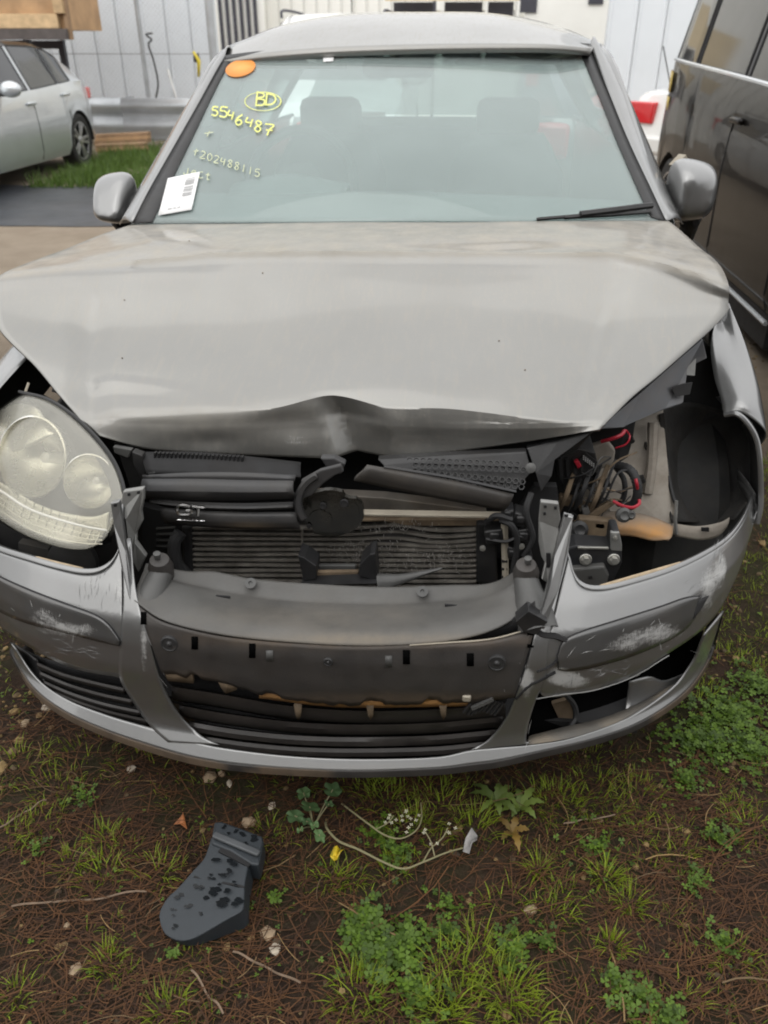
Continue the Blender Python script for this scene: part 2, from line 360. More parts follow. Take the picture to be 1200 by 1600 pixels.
# --- white shed, gate with dark bars, white ribbed wall, sign wall (further back)
shedM = clad_wall('white_shed', 'white ribbed shed wall above the roof of the hidden wagon', at(398, 30, 21.5)[0], 3.2, 21.5, 6.0, .30, WALLW, .03)
gate = empty('bar_gate', (at(371, 30, 20.6)[0], 20.6, 0), 0, 'white gate panel with six dark upright bars left of the ribbed shed', 'gate')
MB().box((0, .10, 2.2), (1.25, .06, 4.4)).build('panel', WALLW, gate)
gb = None
for k in range(6):
    if gb is None: gb = MB().box((0, 0, 2.2), (.075, .06, 4.3)).build('bar', DARKB, gate, bevel=.01)
    else:
        c_ = gb.copy(); COL.objects.link(c_); c_.parent = gate
        gb2 = c_
    (gb if k == 0 else gb2).location = (-.40 + k * .165, .02, 0)
# sign wall: white boards, black letters of which the photo shows only the feet
sign = empty('lettered_building', (4.9, 19.6, 0), 0, 'white building with huge black letters cut off by the top of the photo', 'building')
MB().box((0, .15, 3.2), (7.0, .25, 6.4)).build('wall', WALLW, sign)
def slab(name, x0, x1, z0, z1, mat, yy=.0, d=.03, par=sign):
    return MB().box(((x0 + x1) / 2, yy, (z0 + z1) / 2), (x1 - x0, d, z1 - z0)).build(name, mat, par)
def sgn(px, py): p = at(px, py, 19.6); return p[0] - 4.9, p[2]
xa, za = sgn(806, 20); xb_, _ = sgn(838, 20); slab('letter', xa, xb_, za, za + 1.5, DARKB)
xa, za = sgn(837, 9); xb_, _ = sgn(889, 9)
cxl, rx = (xa + xb_) / 2, (xb_ - xa) / 2
MB().prism([(cxl + rx * math.sin(q), -.015, za + rx + .75 - (rx + .75 if math.cos(q) > 0 else .75) * 0 - rx * math.cos(q) * (1 if math.cos(q) > 0 else 1.9)) for q in np.linspace(0, 2 * math.pi, 40)[:-1]], (0, .03, 0)).build('letter', DARKB, sign)
xa, za = sgn(919, 7); xb_, _ = sgn(942, 7); slab('letter', xa, xb_, za, za + 1.5, DARKB)
# yard shelter with cream fascia and dark openings, between ribbed wall and sign
kio = empty('cream_shelter', (1.6, 16.0, 0), 0, 'cream and black open shelter seen just over the car roof', 'shelter')
def kp(px, py): p = at(px, py, 16.0); return p[0] - 1.6, p[2]
xa, za = kp(600, 17); xb_, _ = kp(812, 17)
slab('back_panel', xa, xb_, 0, za + .02, WALLW, .5, .05, kio)
slab('fascia', xa + .02, xb_ - .02, kp(0, 4)[1], kp(0, -60)[1], CREAM, 0, .06, kio)
for p0, p1 in ((612, 676), (694, 755), (762, 805)):
    slab('opening', kp(p0, 0)[0], kp(p1, 0)[0], 1.1, kp(0, 4)[1] - .003, DARKB, .45, .04, kio)
for p0 in (606, 677, 689, 758, 808):
    slab('post', kp(p0, 0)[0], kp(p0 + 5, 0)[0], 0, kp(0, 4)[1] - .004, WALLW if p0 != 677 else DARKB, -.02, .06, kio)

# --- chain link fence along the left shed
FY = 13.4
fence = empty('wire_fence', (-7.5, FY, 0), 0, 'chain link fence with steel posts in front of the left shed', 'fence')
def f0(px, py, Y=FY): p = at(px, py, Y); return p[0] + 7.5
for (px, r, mt) in ((222, .035, GALV), (332, .06, GALV), (100, .035, GALV)):
    x_ = f0(px, 75); MB().tube([(x_, 0, 0), (x_, 0, 3.4)], r, 10).build('post', mt, fence)
MB().tube([(-6, .04, 1.28), (3.9, .04, 1.28)], .006, 5).build('tension_wire', pm('thin_wire', (.3, .31, .32), .5, .6), fence)
wm = MB(); s_ = .075; x0, x1, z0, z1 = -5.5, f0(330, 75), .05, 3.3
for sgn_ in (1, -1):
    k = x0 - (z1 - z0)
    while k < x1 + (z1 - z0):
        # line x = k + sgn*(z-z0)
        a = (k, z0) if sgn_ == 1 else (k, z1); za_, zb_ = z0, z1
        pts = []
        for z_ in (z0, z1):
            pts.append((k + (z_ - z0) if sgn_ == 1 else k + (z1 - z_), z_))
        (xa, za), (xb_, zb) = pts
        if xa > xb_: xa, za, xb_, zb = xb_, zb, xa, za
        if xb_ > x0 and xa < x1:
            if xa < x0: za += (zb - za) * (x0 - xa) / (xb_ - xa); xa = x0
            if xb_ > x1: zb = za + (zb - za) * (x1 - xa) / (xb_ - xa); xb_ = x1
            if xb_ - xa > .02: wm.bar((xa, sgn_ * .002, za), (xb_, sgn_ * .002, zb), .0030, .0030, (0, 1, 0))
        k += s_
mo = wm.build('wire_mesh', pm('mesh_wire', (.6, .62, .64), .5, .5), fence, smooth=0); mo['kind'] = 'stuff'
tag(MB().tube(cr([at(238, 52, 13.2), at(228, 54, 13.2), at(237, 62, 13.2), at(232, 70, 13.2), at(240, 95, 13.2), at(247, 130, 13.2), at(243, 156, 13.2)], 24), .014, 6).build('hanging_cable', RUBBER),
    'black hooked cable hanging on the wire fence beside its post', 'cable')
p = at(308, 92, 13.25)
yt = empty('yellow_tag', p, 0, 'yellow strap tied to the wire fence near the thick post', 'strap')
MB().add([(-.05, 0, .04), (.03, 0, .09), (.05, 0, .0), (.0, -.01, -.06), (-.06, 0, -.03)], [(0, 1, 2, 3, 4)]).build('knot', DARKB, yt, solid=.01)
MB().add([(-.06, -.02, .09), (-.03, -.02, .11), (.06, -.02, -.02), (.02, -.02, -.25), (-.02, -.02, -.25), (.0, -.02, -.02)], [(0, 1, 2, 5), (5, 2, 3, 4)]).build('strap', YELLOW, yt, solid=.008)
tag(MB().bar(at(262, 108, 13.1), at(282, 175, 13.0), .02, .02).build('white_pole', WHITEP), 'thin white pole leaning against the wire fence', 'pole')
# --- guard rail
gr = empty('guard_rail', (-4.6, 12.5, 0), 0, 'galvanised steel guard rail running low along the wire fence', 'guard rail')
prof = [(0, .70), (-.02, .69), (-.07, .62), (-.07, .56), (-.01, .50), (.0, .44), (-.02, .42), (-.03, .40), (-.07, .34), (-.07, .28), (-.01, .2), (0, .14), (0, .10)]
for k, (xa, xb_) in enumerate(((-3.2, -.502), (-.5, 2.2))):
    MB().grid([[(x_, a, b_) for a, b_ in prof] for x_ in (xa, xb_)]).build('rail', GALV, gr, solid=.004, smooth=50)
for x_ in (-2.6, -.4, 1.6): MB().box((x_, .12, .36), (.1, .12, .72)).build('post', GALV, gr)
# --- timber beams lying in the grass
for k, (a, b_, lab) in enumerate((((150, 218), (233, 214), 'upper weathered timber beam of the pair by the guard rail'), ((152, 231), (228, 228), 'lower pale timber beam lying in the grass by the guard rail'))):
    q0, q1 = at(*a, 11.7 - .25 * k), at(*b_, 11.7 - .25 * k)
    tm = empty('timber_beam', (q0 + q1) / 2, 0, lab, 'timber'); mid = (q0 + q1) / 2
    nb = 3 if k == 0 else 2
    for j in range(nb):
        dz = (j - (nb - 1) / 2) * .047
        MB().bar(q0 - mid + (0, .01 * j, dz), q1 - mid + (0, .01 * j, dz), .16, .044).build('plank', TIMBER if (j + k) % 2 == 0 else PLY, tm, bevel=.004)
for k, px_ in enumerate((160, 222)):
    q = at(px_, 224, 11.7)
    tag(MB().box((q[0], 11.7, q[2] * .5 - .05), (.12, .2, max(.1, q[2] - .08))).build('timber_block', TIMBER, bevel=.004), ('left' if k == 0 else 'right') + ' timber block propping up the beams by the guard rail', 'timber block')
# --- wooden crate on its stand
q = at(108, 62, 11.4); x1, z0 = q[0], q[2]
crate = empty('wooden_crate', (x1 - 1.2, 11.4, z0), 0, 'big plywood crate with timber frame raised above the silver hatchback', 'crate')
MB().box((-.02, .75, .72), (2.3, 1.3, 1.2)).build('panel', PLY, crate)
MB().box((0, .0, .065), (2.38, .10, .13)).build('base_rail', pm('dark_bearer', (.10, .085, .08), .8), crate, bevel=.005)  # rail in a darker brown than the boards above
MB().box((-.05, .045, .22), (2.26, .09, .17)).build('bottom_board', pm('pale_pine', (.62, .44, .25), .7, grime=.2), crate, bevel=.005)
MB().box((1.12, .04, .80), (.14, .1, .98)).build('corner_board', pm('pale_pine_b', (.55, .38, .21), .7, grime=.3), crate, bevel=.005)
MB().box((1.18, .10, .72), (.05, .12, 1.44)).build('corner_board', TIMBER, crate, bevel=.004)
MB().box((-.2, .05, .85), (.14, .08, 1.05)).build('batten', TIMBER, crate, bevel=.004)
st = empty('steel_stand', (x1 - 1.2, 12.0, 0), 0, 'steel trestle carrying the plywood crate behind the silver hatchback', 'trestle')
for a in (-1.05, .5):
    for b_ in (-.4, .7): MB().box((a, b_, z0 / 2), (.09, .09, z0 - .002)).build('leg', DARKB, st)
for b_ in (-.4, .7): MB().box((-.27, b_, z0 - .062), (1.46, .07, .11)).build('cross_bar', DARKB, st)
# ================================================================== PARKED CARS
def make_car(name, label, cat, loc, rz, S):
    root = empty(name, loc, rz, label, cat)
    L = S['L']; ax = S['axles']; R = S['R']
    ys_ = set(np.round(np.linspace(0, L, 34), 3))
    for a in ax: ys_ |= set(np.round(a + (R + .055) * np.cos(np.linspace(0, math.pi, 15)), 3))
    for a, b in S['windows']: ys_ |= {a, b, round(a + .012, 3), round(b - .012, 3)}
    for t in (S['top'], S['belt'], S['half']): ys_ |= {p[0] for p in t}
    ys_ = sorted(y for y in ys_ if 0 <= y <= L)
    clean = [ys_[0]]
    keep = {p for w_ in S['windows'] for p in w_} | {p[0] for p in S['top']}
    for y in ys_[1:]:
        if y - clean[-1] > .008 or y in keep: clean.append(y)
    ys_ = clean
    it = lambda tab, y: float(np.interp(y, [a for a, b in tab], [b for a, b in tab]))
    rings = []
    for y in ys_:
        zt, zb, w_ = it(S['top'], y), it(S['belt'], y), it(S['half'], y)
        zb = min(zb, zt - .002); zl = it(S['low'], y) if 'low' in S else S['sill']; arch = False
        for a in ax:
            d = abs(y - a)
            if d < R + .055: zl = max(zl, R + math.sqrt(max(0, (R + .055) ** 2 - d * d)) - .02); arch = True
        h = zt - zb; k = min(1, h / .45); tum = S.get('tumble', .17)
        zl = min(zl, zb - .06)
        P = [(w_ - .05 * (not arch), zl), (w_ - .006, zl + min(.10, (zb - zl) * .3)), (w_, zl + (zb - zl) * .5), (w_ - .012, zl + (zb - zl) * .72), (w_ - .018, zl + (zb - zl) * .745), (w_ - .03, zb - .02 * k), (w_ - .045, zb)]
        x5 = w_ - .05 - tum * k - .05 * (1 - k); P += [(x5, zb + h * .86), (x5 - .07, zb + h * .955), (x5 * .55, zb + h * .99), (0, zt)]
        rings.append(P)
    m = len(rings[0]); parts = {}
    def put(pn, q): parts.setdefault(pn, MB()).add(q, [(0, 1, 2, 3)])
    for i in range(len(ys_) - 1):
        ym = (ys_[i] + ys_[i + 1]) / 2
        for j in range(m - 1):
            pn = 'body'
            if j == 6:
                for wi, (a, b) in enumerate(S['windows']):
                    if a <= ym <= b and it(S['top'], ym) - it(S['belt'], ym) > .1: pn = 'window%d' % wi
            if j >= 8:
                if S['ws'][0] <= ym <= S['ws'][1]: pn = 'windscreen'
                elif S['rw'][0] <= ym <= S['rw'][1]: pn = 'rear_window'
                elif S['ws'][1] < ym < S['rw'][0]: pn = 'roof'
            if j == 7 and S.get('roofm') and S['ws'][1] < ym < S['rw'][0]: pn = 'roof'
            for s in (1, -1):
                q = [(s * rings[i][j][0], ys_[i], rings[i][j][1]), (s * rings[i + 1][j][0], ys_[i + 1], rings[i + 1][j][1]), (s * rings[i + 1][j + 1][0], ys_[i + 1], rings[i + 1][j + 1][1]), (s * rings[i][j + 1][0], ys_[i], rings[i][j + 1][1])]
                put(pn + ('L' if s < 0 else 'R') if pn.startswith('window') else pn, q)
    for i in (0, -1):
        P = rings[i]; V = [(x, ys_[i], z) for x, z in P] + [(-x, ys_[i], z) for x, z in P[-2::-1]]
        parts['body'].add(V, [tuple(range(len(V)))])
    for pn, mb in parts.items():
        isw = pn.startswith('window')
        mt = S['glass'] if (isw or 'wind' in pn) else (S.get('roofm', S['paint']) if pn == 'roof' else S['paint'])
        o = mb.build('side_window' if isw else ('rear_window' if pn == 'rear_window' else ('windscreen' if pn == 'windscreen' else pn)), mt, root, smooth=42)
        if isw:
            # black rubber line round the pane
            pts = {}
            ed = [e for e in o.data.edges]
            cnt = {}
            for f in o.data.polygons:
                for ek in f.edge_keys: cnt[ek] = cnt.get(ek, 0) + 1
            fr = MB()
            for ek, n_ in cnt.items():
                if n_ == 1:
                    a, b = o.data.vertices[ek[0]].co, o.data.vertices[ek[1]].co
                    if (a - b).length > 1e-4: fr.tube([a, b], .009, 5)
            fr.build('window_seal', RUBBER, o)
    # dark inside so nothing shows through the arches
    hw = min(b for a, b in S['half'][1:-1]) - .16
    MB().box((0, L / 2, .42), (2 * hw, L - .5, .36)).build('underbody', MATTE, root)
    for a in ax:
        for s in (1, -1):
            x = it(S['half'], a) - .115
            well = MB(); n = 16
            well.grid([[(s * (x + .11), a + (R + .05) * math.cos(q), R + (R + .05) * math.sin(q) - .02), (s * (x - .18), a + (R + .05) * math.cos(q), R + (R + .05) * math.sin(q) - .02)] for q in np.linspace(0, math.pi, n)])
            well.build('wheel_arch', MATTE, root)
    # wheels
    wheel0 = None
    for a in ax:
        for s in (1, -1):
            x = it(S['half'], a) - .115
            if wheel0 is None:
                wheel0 = MB().lathe([(R - .10, -.09), (R - .04, -.105), (R - .01, -.09), (R, -.06), (R, .06), (R - .01, .09), (R - .04, .105), (R - .10, .095)], (0, 0, 0), (1, 0, 0), 40, False).build('wheel', TYRE, root)
                rm = MB().lathe([(R - .095, .092), (R - .115, .094), (R - .125, .06), (R - .13, -.02), (.02, -.02)], (0, 0, 0), (1, 0, 0), 36, False)
                rm.build('rim', S.get('rim_back', MATTE), wheel0)
                sp_ = MB()
                for k in range(5):
                    for dq in (-.17, .17):
                        q = 2 * math.pi * k / 5
                        sp_.bar((.075, .04 * math.cos(q + dq * 2), .04 * math.sin(q + dq * 2)), (.085, (R - .105) * math.cos(q + dq), (R - .105) * math.sin(q + dq)), .032, .02, (1, 0, 0))
                sp_.lathe([(.055, .06), (.055, .09), (.02, .095)], (0, 0, 0), (1, 0, 0), 16)
                sp_.lathe([(R - .10, .080), (R - .092, .095), (R - .112, .095), (R - .118, .085)], (0, 0, 0), (1, 0, 0), 36, False)
                sp_.build('spokes', ALLOY, wheel0, bevel=.003)
                wo_ = wheel0
            else: wo_ = copy_tree(wheel0, root)
            wo_.location = (s * x, a, R); wo_.rotation_euler = (0, 0, 0 if s > 0 else math.pi)
    xs_ = lambda y, z: it(S['half'], y)
    for y, z in S.get('handles', []):
        for s in (1, -1):
            x = it(S['half'], y)
            MB().box((s * (x - .006), y, z), (.035, .20, .034)).build('door_handle', S['paint'], root, bevel=.012)
    for y in S.get('seams', []):
        for s in (1, -1):
            zb = it(S['belt'], y); x = it(S['half'], y); sl = S['sill']
            MB().tube([(s * (x - .028), y, sl + .03), (s * (x - .004), y, sl + .12), (s * (x + .001), y, sl + (zb - sl) * .5), (s * (x - .012), y, sl + (zb - sl) * .72), (s * (x - .044), y, zb)], .004, 5).build('door_gap', MATTE, root)
    if S.get('mirror'):
        y, z = S['mirror']
        for s in (1, -1):
            x = it(S['half'], y)
            mm = MB(); c = np.array((s * (x + .10), y, z))
            V = []
            for i in range(9):
                a = math.pi * i / 8
                for k in range(14):
                    q = 2 * math.pi * k / 14
                    V.append(c + np.array((math.cos(a) * .125, math.sin(a) * math.cos(q) * .075 * (1 if math.cos(q) < 0 else .6), math.sin(a) * math.sin(q) * .082)))
            mm.grid(np.array(V).reshape(9, 14, 3)[:, list(range(14)) + [0]])
            mo_ = mm.build('mirror', S['paint'], root)
            MB().box((s * (x + .01), y, z - .055), (.14, .05, .03)).build('mirror_foot', BLACK, mo_, bevel=.006)
    for kind, (xa, xb_, za, zb_, y) in S.get('lamps', []):
        for s in (1, -1):
            MB().box((s * (xa + xb_) / 2, y, (za + zb_) / 2), (abs(xb_ - xa), .14, zb_ - za)).build('tail_lamp' if kind == 'tail' else 'headlamp', REDL if kind == 'tail' else CHROME, root, bevel=.015)
    return root
hatch = make_car('parked_hatchback', 'silver hatchback with black roof and tinted windows parked at the left', 'car', (-5.64, 6.62, 0), 0, dict(
    L=4.25, axles=(.86, 3.48), R=.325, sill=.20, paint=SILVER, glass=DGLASS, roofm=BLKP, tumble=.20,
    top=[(0, .66), (.12, .78), (.5, .90), (1.1, 1.02), (1.95, 1.42), (2.4, 1.475), (3.0, 1.455), (3.3, 1.40), (3.7, 1.20), (4.0, 1.04), (4.2, .95), (4.25, .6)],
    belt=[(0, .6), (.5, .80), (1.1, .93), (2.5, .97), (3.5, 1.02), (4.05, 1.00), (4.25, .55)],
    half=[(0, .66), (.2, .80), (.6, .88), (1.2, .895), (3.2, .90), (3.8, .87), (4.1, .80), (4.25, .70)],
    windows=[(1.55, 2.28), (2.36, 3.06), (3.10, 3.46)], ws=(1.1, 1.95), rw=(3.35, 3.95), handles=[(2.25, .83), (3.18, .88)], seams=[1.25, 2.32, 3.22],
    mirror=(1.62, 1.0), lamps=[('tail', (.55, .78, .78, .92, 4.14)), ('head', (.45, .70, .58, .70, .13))]))
MB().box((0, .035, .50), (1.15, .12, .22)).build('front_grille', MATTE, hatch, bevel=.02)
suv = make_car('parked_van', 'glossy black people carrier parked close beside the right front wing', 'van', (2.66, 1.55, 0), 0, dict(
    L=4.95, axles=(.95, 3.95), R=.35, sill=.235, paint=BLKP, glass=DGLASS, tumble=.10,
    top=[(0, .80), (.15, .95), (.9, 1.15), (1.5, 1.40), (2.2, 1.80), (2.8, 1.90), (4.3, 1.90), (4.78, 1.82), (4.90, 1.4), (4.94, 1.1), (4.95, .6)],
    belt=[(0, .72), (.9, 1.08), (1.5, 1.20), (2.8, 1.27), (4.4, 1.32), (4.84, 1.33), (4.95, .5)],
    half=[(0, .75), (.2, .86), (.6, .94), (1.2, .96), (3.9, .965), (4.5, .93), (4.8, .87), (4.95, .76)],
    windows=[(1.75, 2.55), (2.63, 3.7), (3.77, 4.55)], ws=(1.3, 2.2), rw=(4.72, 4.9), handles=[(2.5, 1.05)], seams=[1.5, 2.6],
    lamps=[('tail', (.66, .80, .95, 1.35, 4.86)), ('head', (.5, .8, .70, .86, .14))]))
MB().tube(cr([(-(.94 - .035), 1.75, 1.215), (-(.963 - .035), 2.8, 1.262), (-(.955 - .035), 4.1, 1.305), (-(.905 - .03), 4.62, 1.318)], 24), .014, 7).build('belt_reflection', SILVER, suv)  # pale tube standing in for the roofline's reflection below the windows
MB().box((0, 2.55, .165), (1.84, 2.2, .16)).build('dark_underfloor', MATTE, suv)  # added dark box standing in for the shade below the sill
# bright sill strip and amber tape on the black people carrier
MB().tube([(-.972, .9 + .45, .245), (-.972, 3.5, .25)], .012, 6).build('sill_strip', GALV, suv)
for za, zb_ in ((1.10, 1.24), (.98, 1.07)):
    MB().grid([[(-.905 + .0 - .0, 4.60 + dy, z) if False else (-(np.interp(4.42 + dy, [3.9, 4.5, 4.8, 4.95], [.965, .93, .87, .76]) - .010), 4.42 + dy, z) for z in np.linspace(za, zb_, 3)] for dy in np.linspace(0, .42, 8)]).build('tape_patch', AMBER, suv, solid=.002)
sedan = make_car('parked_sedan', 'white sedan with red tail lamp half hidden behind the black people carrier', 'car', (6.18, 10.25, 0), math.radians(125), dict(
    L=4.8, axles=(.9, 3.75), R=.32, sill=.2, paint=WHITEP, glass=DGLASS, tumble=.2,
    top=[(0, .68), (.2, .82), (1.3, .98), (2.1, 1.36), (2.7, 1.42), (3.3, 1.38), (4.0, 1.06), (4.5, 1.03), (4.72, 1.0), (4.8, .6)],
    belt=[(0, .6), (1.3, .90), (3.5, .95), (4.6, .96), (4.8, .5)],
    half=[(0, .70), (.2, .84), (.7, .90), (3.8, .90), (4.5, .86), (4.8, .78)],
    windows=[(1.75, 2.45), (2.52, 3.2)], ws=(1.3, 2.1), rw=(3.3, 4.0), handles=[(2.4, .82), (3.2, .84)], seams=[1.5, 2.48, 3.3],
    lamps=[('tail', (.42, .80, .74, .93, 4.74)), ('head', (.4, .7, .6, .72, .15))]))
MB().box((0, 4.76, .56), (1.5, .16, .16)).build('bumper', WHITEP, sedan, bevel=.03)
MB().tube([(.55, 4.45, 1.02), (.58, 4.62, 1.40)], .006, 5).build('aerial', RUBBER, sedan)
wagon = make_car('parked_wagon', 'white wagon with roof rails showing just over the left of the car roof', 'car', (-1.38, 7.6, 0), 0, dict(
    L=4.8, axles=(.9, 3.7), R=.34, sill=.22, paint=WHITEP, glass=DGLASS, tumble=.2,
    top=[(0, .75), (.2, .9), (1.2, 1.08), (2.0, 1.60), (2.6, 1.74), (4.2, 1.70), (4.55, 1.5), (4.75, 1.1), (4.8, .7)],
    belt=[(0, .68), (1.2, 1.0), (4.5, 1.08), (4.8, .6)],
    half=[(0, .75), (.2, .86), (.7, .92), (4.0, .92), (4.6, .88), (4.8, .8)],
    windows=[(1.65, 2.4), (2.48, 3.4), (3.48, 4.3)], ws=(1.2, 2.0), rw=(4.45, 4.7), handles=[(2.4, .95), (3.3, .97)], seams=[1.45, 2.44, 3.5],
    mirror=(1.55, 1.10), lamps=[('tail', (.6, .84, .9, 1.2, 4.68)), ('head', (.5, .8, .72, .86, .15))]))
for s in (1, -1):
    MB().tube(cr([(s * .60, 2.2, 1.68), (s * .60, 2.35, 1.76), (s * .60, 3.9, 1.75), (s * .60, 4.05, 1.68)], 14), .016, 6).build('roof_rail', DARKB, wagon)
MB().tube([(.1, 3.2, 1.67), (.1, 3.2, 2.3)], .008, 5).build('aerial', RUBBER, wagon)
dk = make_car('parked_hatchback', 'dark blue hatchback peeping out beside the right end of the car roof', 'car', (1.95, 18.6, 0), math.pi, dict(
    L=4.2, axles=(.85, 3.4), R=.31, sill=.2, paint=pm('dark_blue_paint', (.05, .055, .08), .3, .3, 1.0), glass=DGLASS, tumble=.2,
    top=[(0, .66), (.2, .8), (1.1, 1.0), (1.9, 1.42), (2.5, 1.48), (3.4, 1.43), (3.8, 1.33), (4.08, 1.0), (4.2, .6)],
    belt=[(0, .6), (1.1, .92), (3.8, 1.0), (4.2, .55)], half=[(0, .68), (.2, .8), (.6, .86), (3.6, .87), (4.0, .82), (4.2, .7)],
    windows=[(1.5, 2.2), (2.28, 3.1)], ws=(1.1, 1.9), rw=(3.75, 4.1), seams=[2.24], lamps=[('tail', (.55, .76, .8, .98, 4.1))]))
# ================================================================== THE DAMAGED CAR
CAR = empty('damaged_hatchback', (0, 0, 0), 0, 'grey hatchback with crumpled bonnet, broken bumper and missing right headlamp', 'car')
def P3(L): return np.array([at(*p) for p in L])
def loft(rows, nu, nv):
    R = np.array([cr(r, nu) for r in rows]); return np.array([cr(R[:, j], nv) for j in range(nu)]).transpose(1, 0, 2)
def patch(top, bot, nu, nv, f, mids=None, straight=False):
    """sheet between pixel curves, every vertex dropped on the surface f"""
    g = lin if straight else cr
    C = [g(top, nu)] + [g(m, nu) for m in (mids or [])] + [g(bot, nu)]; C = np.array(C)
    C = np.array([cr(C[:, j], nv) for j in range(nu)]).transpose(1, 0, 2)
    return np.array([[f(*p) for p in r] for r in C])
def gauss(p, c, r): return math.exp(-sum(((p[k] - c[k]) / r[k]) ** 2 for k in range(len(c))))
def proj(co):
    d = np.array(co) - CAM; z = d @ AX; return 600 + F_PX * (d @ RGT) / z, 800 + F_PX * (d @ DN) / z
def sheet(name, G, mat, parent=CAR, th=.0025, **k): return orient(MB().grid(G).build(name, mat, parent, solid=th, **k))
def plate(name, px, Y, th, mat, parent=CAR, bevel=.0012, smooth=0, **k):
    """flat piece cut to an outline, with thickness running back from its face; Y one depth or one per corner"""
    Ys = [Y] * len(px) if np.isscalar(Y) else Y
    return MB().prism([at(x, y, q) for (x, y), q in zip(px, Ys)], (0, th, 0)).build(name, mat, parent, smooth, bevel=bevel, **k)
def slat(name, top, bot, mat, parent=CAR, bulge=.008, n=20, th=.004, nv=6, **k):
    """rounded bar between an upper and a lower edge [(px,py,Y)...]"""
    T, B = cr(P3(top), n), cr(P3(bot), n); G = []
    for v in np.linspace(0, 1, nv): 
        r = T * (1 - v) + B * v; r[:, 1] -= bulge * math.sin(math.pi * min(1, v * 1.15)) ; G.append(r)
    return sheet(name, G, mat, parent, th, **k)

# ---- bonnet
A = [(203,351,1.30),(262,350,1.25),(330,349,1.21),(420,348,1.18),(520,347,1.165),(622,347,1.16),(720,347,1.165),(820,346,1.18),(910,346,1.21),(985,346,1.25),(1045,347,1.30)]
B = [(110,386,1.02),(205,379,1.0),(300,374,.98),(410,371,.96),(515,370,.96),(622,370,.96),(722,371,.96),(825,371,.96),(925,371,.98),(1015,373,1.0),(1092,384,1.03)]
B2 = [(40,412,.80),(140,402,.83),(240,397,.84),(345,390,.85),(455,386,.855),(570,386,.86),(680,388,.86),(780,388,.86),(885,388,.86),(1005,389,.86),(1122,412,.84)]
Cc = [(-4,434,.66),(90,426,.70),(190,421,.74),(290,410,.78),(400,402,.79),(520,397,.80),(640,400,.80),(740,404,.79),(850,401,.78),(1000,404,.76),(1138,444,.70)]
D = [(-8,462,.615),(95,456,.66),(190,450,.69),(290,442,.72),(400,437,.73),(520,432,.735),(640,434,.735),(740,436,.73),(850,434,.72),(985,438,.71),(1138,470,.685)]
E = [(-2,512,.535),(110,510,.60),(205,508,.62),(300,503,.63),(405,500,.63),(520,497,.63),(635,498,.63),(740,499,.63),(845,497,.63),(955,497,.64),(1131,494,.66)]
F = [(55,572,.46),(135,572,.48),(220,570,.50),(310,567,.51),(410,563,.515),(515,558,.51),(625,560,.51),(735,562,.51),(835,562,.51),(930,562,.52),(1046,571,.54)]
F2 = [(92,616,.40),(156,614,.42),(231,611,.435),(318,609,.435),(415,604,.43),(513,594,.435),(612,600,.425),(718,604,.42),(814,608,.42),(897,612,.425),(992,616,.44)]
Gg = [(118,645,.365),(172,640,.375),(240,640,.378),(325,638,.378),(420,640,.372),(512,620,.390),(600,637,.376),(700,638,.368),(790,647,.362),(860,654,.362),(950,657,.37)]
G2 = [(132,660,.346),(178,662,.356),(240,666,.360),(327,669,.362),(420,668,.362),(511,664,.372),(600,668,.364),(695,670,.358),(782,670,.354),(858,669,.356),(944,664,.36)]
H = [(155,681,.338),(192,692,.345),(240,703,.352),(330,709,.358),(420,713,.360),(510,716,.362),(600,718,.362),(690,709,.360),(770,698,.360),(850,686,.358),(936,671,.352)]
Gh = loft([P3(r) for r in (A, B, B2, Cc, D, E, F, F2, Gg, G2, H)], 101, 111)
_Rl = np.array([cr(P3(r), 101) for r in (A, B, B2, Cc, D, E, F, F2, Gg, G2, H)])
for i in range(111):            # the nose folds as a hard corner at the middle and right, softly at the left
    u = i / 110 * 10; k0 = min(int(u), 9); t_ = u - k0
    if u < 7: continue
    for j in range(101):
        lv = _Rl[k0, j] * (1 - t_) + _Rl[k0 + 1, j] * t_; x_ = proj(lv)[0]
        w_ = min(1, max(0, (x_ - 300) / 170)) * .9 * min(1, u - 7)
        Gh[i, j] = Gh[i, j] * (1 - w_) + lv * w_
for i in range(Gh.shape[0]):
    for j in range(Gh.shape[1]):
        x, y = proj(Gh[i, j]); d = 0
        # kink over the crushed nose, small dents, a crease running up from the right corner
        xx = x - 532 - (y - 660) * .36
        if y > 612: d += .040 * max(0, 1 - (-xx / 30 if xx < 0 else xx / 75)) * min(1, (y - 612) / 45)
        d += .010 * gauss((x, y), (450, 665), (60, 22)) + .007 * gauss((x, y), (650, 690), (60, 18)) + .006 * gauss((x, y), (330, 690), (50, 14))
        lx = 960 - (y - 430) * .27
        dz = -.018 * max(0, 1 - ((lx - x) / 130 if x < lx else (x - lx) / 30)) * (1 if 400 < y < 660 else 0) * min(1, max(0, (y - 400) / 40)) * min(1, max(0, (665 - y) / 50))
        yr_ = 401 + .00002 * (x - 640) ** 2 + (max(0, x - 960) * .24) + (max(0, 330 - x) * .085)
        dz += .012 * max(0, 1 - abs(y - yr_) / 9) * (1 if 210 < x < 1125 else 0) * min(1, max(0, (1125 - x) / 40)) + .006 * gauss((x, y), (250, 428), (70, 8))
        dz -= .013 * max(0, 1 - abs(x - 140) / 38) * min(1, max(0, (y - 440) / 60)) * (1 if y < 655 else 0)
        dz += .008 * max(0, 1 - abs(y - (600 + (x - 170) * .10)) / 14) * (1 if 150 < x < 330 else 0) * min(1, max(0, (330 - x) / 90))
        if y < 660: dz += .004 * noise.noise((Gh[i, j][0] * 3.3, Gh[i, j][1] * 4.5, 2))
        Gh[i, j] += (0, d, dz)
